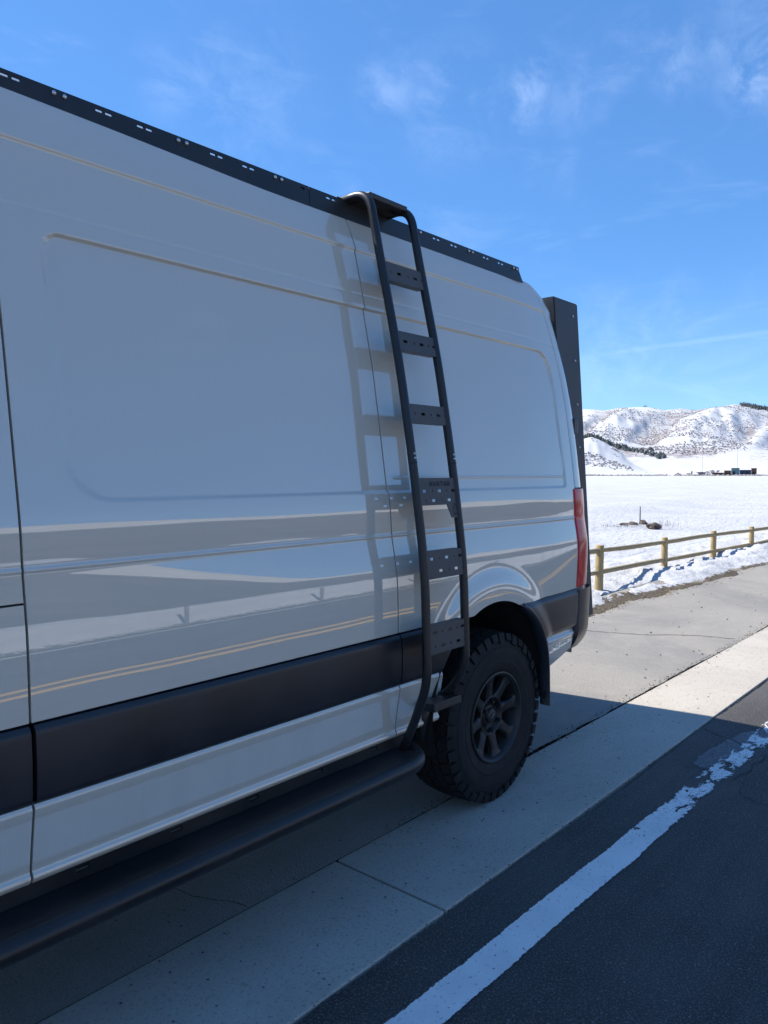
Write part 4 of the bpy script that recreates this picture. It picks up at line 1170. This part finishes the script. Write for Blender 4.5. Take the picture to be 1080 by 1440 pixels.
# tab below the wide plate with the bottle-shaped cut-out
tab = [(W*.70, 1.432), (W+.008, 1.432), (W+.008, 1.378), (W*.80, 1.378)]
o = lchild(mesh_obj('plate_tab', [place_on_ladder(u, v_, 1.432, 1.54) for u, v_ in tab], [(0, 1, 2, 3)], 'rung_coat', None, False)); solid(o, .004)
bt = [(-.011, 0), (.011, 0), (.013, .004), (.013, .024), (.006, .036), (.006, .046), (-.006, .046), (-.006, .036), (-.013, .024), (-.013, .004)]
def ring(pts, w_, c, dy, name, m):
    cx = sum(p[0] for p in pts)/len(pts); cy = sum(p[1] for p in pts)/len(pts); V = []
    for p in pts: V.append(place_on_ladder(c[0]+p[0], c[1]+p[1], 1.432, 1.54, dy))
    for p in pts: V.append(place_on_ladder(c[0]+cx+(p[0]-cx)*w_, c[1]+cy+(p[1]-cy)*w_, 1.432, 1.54, dy))
    n_ = len(pts); return lchild(mesh_obj(name, V, [(i, (i+1) % n_, n_+(i+1) % n_, n_+i) for i in range(n_)], m, None, False))
ring(bt, .74, (W*.90, 1.390), -.0032, 'bottle_mark', 'letter_black')
# lettering AVATAR cut in the wide plate
strokes = {'A': [((0, 0), (.42, 1)), ((.42, 1), (.58, 1)), ((.58, 1), (1, 0)), ((.25, .33), (.75, .33))], 'V': [((0, 1), (.45, 0)), ((.55, 0), (1, 1))], 'T': [((0, 1), (1, 1)), ((.5, .78), (.5, 0))], 'R': [((0.05, 0), (.05, 1)), ((.05, 1), (.85, 1)), ((.9, .95), (.9, .55)), ((.85, .48), (.05, .48)), ((.45, .48), (.95, 0))]}
cw, ch, adv = .0175, .0165, .0235; u0 = W*.30; vb = 1.508
for i, cch in enumerate('AVATAR'):
    bm = bmesh.new()
    for (a, b) in strokes[cch]:
        pa_ = Vector((u0+adv*i+a[0]*cw, vb+a[1]*ch)); pb_ = Vector((u0+adv*i+b[0]*cw, vb+b[1]*ch)); dvec = (pb_-pa_).normalized(); s = Vector((-dvec.y, dvec.x))*.0025
        q = [pa_-dvec*.001+s, pb_+dvec*.001+s, pb_+dvec*.001-s, pa_-dvec*.001-s]
        bm.faces.new([bm.verts.new(place_on_ladder(p.x, p.y, 1.432, 1.54, -.0030-.0001*strokes[cch].index((a, b)))) for p in q])
    lchild(bm_obj('letter', bm, 'letter_black'))
# bolts and sleeve joints on the rails
for x in (LX0, LX1):
    for z in (1.618, 1.635):
        bm = bmesh.new(); bmesh.ops.create_uvsphere(bm, u_segments=10, v_segments=6, radius=.0055, matrix=Matrix.Translation((x-.004, lad_y(z)-LR+.001, z))); lchild(bm_obj('ladder_bolt', bm, 'bolt_steel', None, True))
    zc = 1.60; pth = [Vector((x, lad_y(z), z)) for z in (1.597, 1.600)]
    v, f = tube_geo(pth, LR+.0006, 18); lchild(mesh_obj('sleeve_joint', v, f, 'letter_black'))
# top bridge plate and roof brackets
bm = bmesh.new(); add_box(bm, ((LX0+LX1)/2, 2.165, 2.690), (W-.02, .10, .020), Matrix.Rotation(R(8), 3, 'X'), .004); lchild(bm_obj('top_plate', bm, 'powder_coat'))
bm = bmesh.new(); add_box(bm, ((LX0+LX1)/2, 2.255, 2.655), (W+.09, .02, .07), bevel=.003); lchild(bm_obj('roof_bracket', bm, 'powder_coat'))
bm = bmesh.new(); add_box(bm, ((LX0+LX1)/2, 2.215, 2.672), (W-.03, .075, .008)); lchild(bm_obj('roof_bracket', bm, 'powder_coat'))
# bottom step between the rails and its leg
bm = bmesh.new(); add_box(bm, (2.533, 1.884, .612), (.186, .090, .034), Matrix.Rotation(R(-5), 3, 'X'), .004); lchild(bm_obj('bottom_step', bm, 'powder_coat'))
v, f = tube_geo([Vector((LX0+.17, 1.945, .60)), Vector((LX0+.17, 1.962, .52)), Vector((LX0+.17, 1.972, .44))], .022, 12); lchild(mesh_obj('step_leg', v, f, 'powder_coat'))

# ---- tube step along the sill
SR = .033
path = fillet_path([(-.36, 2.02, .43), (-.30, 1.850, .418), (2.400, 1.850, .418), (2.45, 2.02, .43)], [0, .10, .12, 0], 10)
v, f = tube_geo(path, SR, 22); slider = mesh_obj('side_step', v, f, 'slider_coat', van); slider['label'] = 'black tube side step below the sill'
def schild(o): o.parent = slider; return o
bm = bmesh.new(); add_box(bm, (1.02, 1.912, .444), (2.70, .135, .012), bevel=.004); schild(bm_obj('tread_plate', bm, 'slider_coat'))
hs = [(-.2+.30*k, -.16+.30*k, .474, .488) for k in range(9)]
P, Fc = holed_plate((-.32, 2.40), (.452, .504), hs); o = schild(mesh_obj('mounting_rail', [(u, 1.972, v_) for u, v_ in P], Fc, 'slider_coat', None, False)); solid(o, .006)
for x in (-.1, .75, 1.55, 2.25):
    bm = bmesh.new(); add_box(bm, (x, 2.07, .408), (.06, .40, .045), bevel=.004); schild(bm_obj('support_arm', bm, 'slider_coat'))
c = slider.copy(); COL.objects.link(c); c.parent = van; c.matrix_parent_inverse = ROOTINV[van.name] @ mirror
if 'label' in c.keys(): del c['label']

# ---- tall carrier box on the rear doors
BX, BD, BY0, BY1, BZ0, BZ1, LEAN = 4.085, .295, 2.222, 3.66, .64, 2.588, .142
def bxp(dx, y, z): return (BX+dx+LEAN*(BZ1-z), y, z)
V = [bxp(d, y, z) for d in (0, BD) for y in (BY0, BY1) for z in (BZ0, BZ1)]
bm = bmesh.new(); bv = [bm.verts.new(p) for p in V]
for q in ((0, 1, 3, 2), (4, 6, 7, 5), (0, 4, 5, 1), (2, 3, 7, 6), (1, 5, 7, 3), (0, 2, 6, 4)): bm.faces.new([bv[i] for i in q])
bmesh.ops.recalc_face_normals(bm, faces=bm.faces); bmesh.ops.bevel(bm, geom=list(bm.edges), offset=.006, segments=2, affect='EDGES')
cbox = bm_obj('carrier_box', bm, 'box_coat', van); cbox['label'] = 'tall flat sided black carrier box on the rear doors'
for k in range(8):
    z = 2.505-.262*k
    if z < BZ0+.05: break
    bm = bmesh.new(); bmesh.ops.create_uvsphere(bm, u_segments=10, v_segments=6, radius=.008, matrix=Matrix.Translation(bxp(BD-.075, BY0-.001, z)))
    b = bm_obj('box_bolt', bm, 'bolt_steel', None, True); b.parent = cbox
bm = bmesh.new()
for z in (1.0, 1.6, 2.2): add_box(bm, (4.20+LEAN*(2.4-z)*.5, 2.7, z), (.30+.10*(2.4-z), .06, .08))
b = bm_obj('mounting_arm', bm, 'box_coat'); b.parent = cbox
# door hinge and a bracket at the bumper corner
for (x, y, z) in ((4.13, 2.11, 1.83), (4.13, 2.05, 1.2)):
    bm = bmesh.new(); add_box(bm, (x, y, z), (.05, .035, .09), bevel=.008); bm_obj('door_hinge', bm, 'black_trim', van)
bm = bmesh.new(); add_box(bm, (4.17, 2.06, .86), (.02, .015, .08), bevel=.003); bm_obj('bumper_bracket', bm, 'bolt_steel', van)
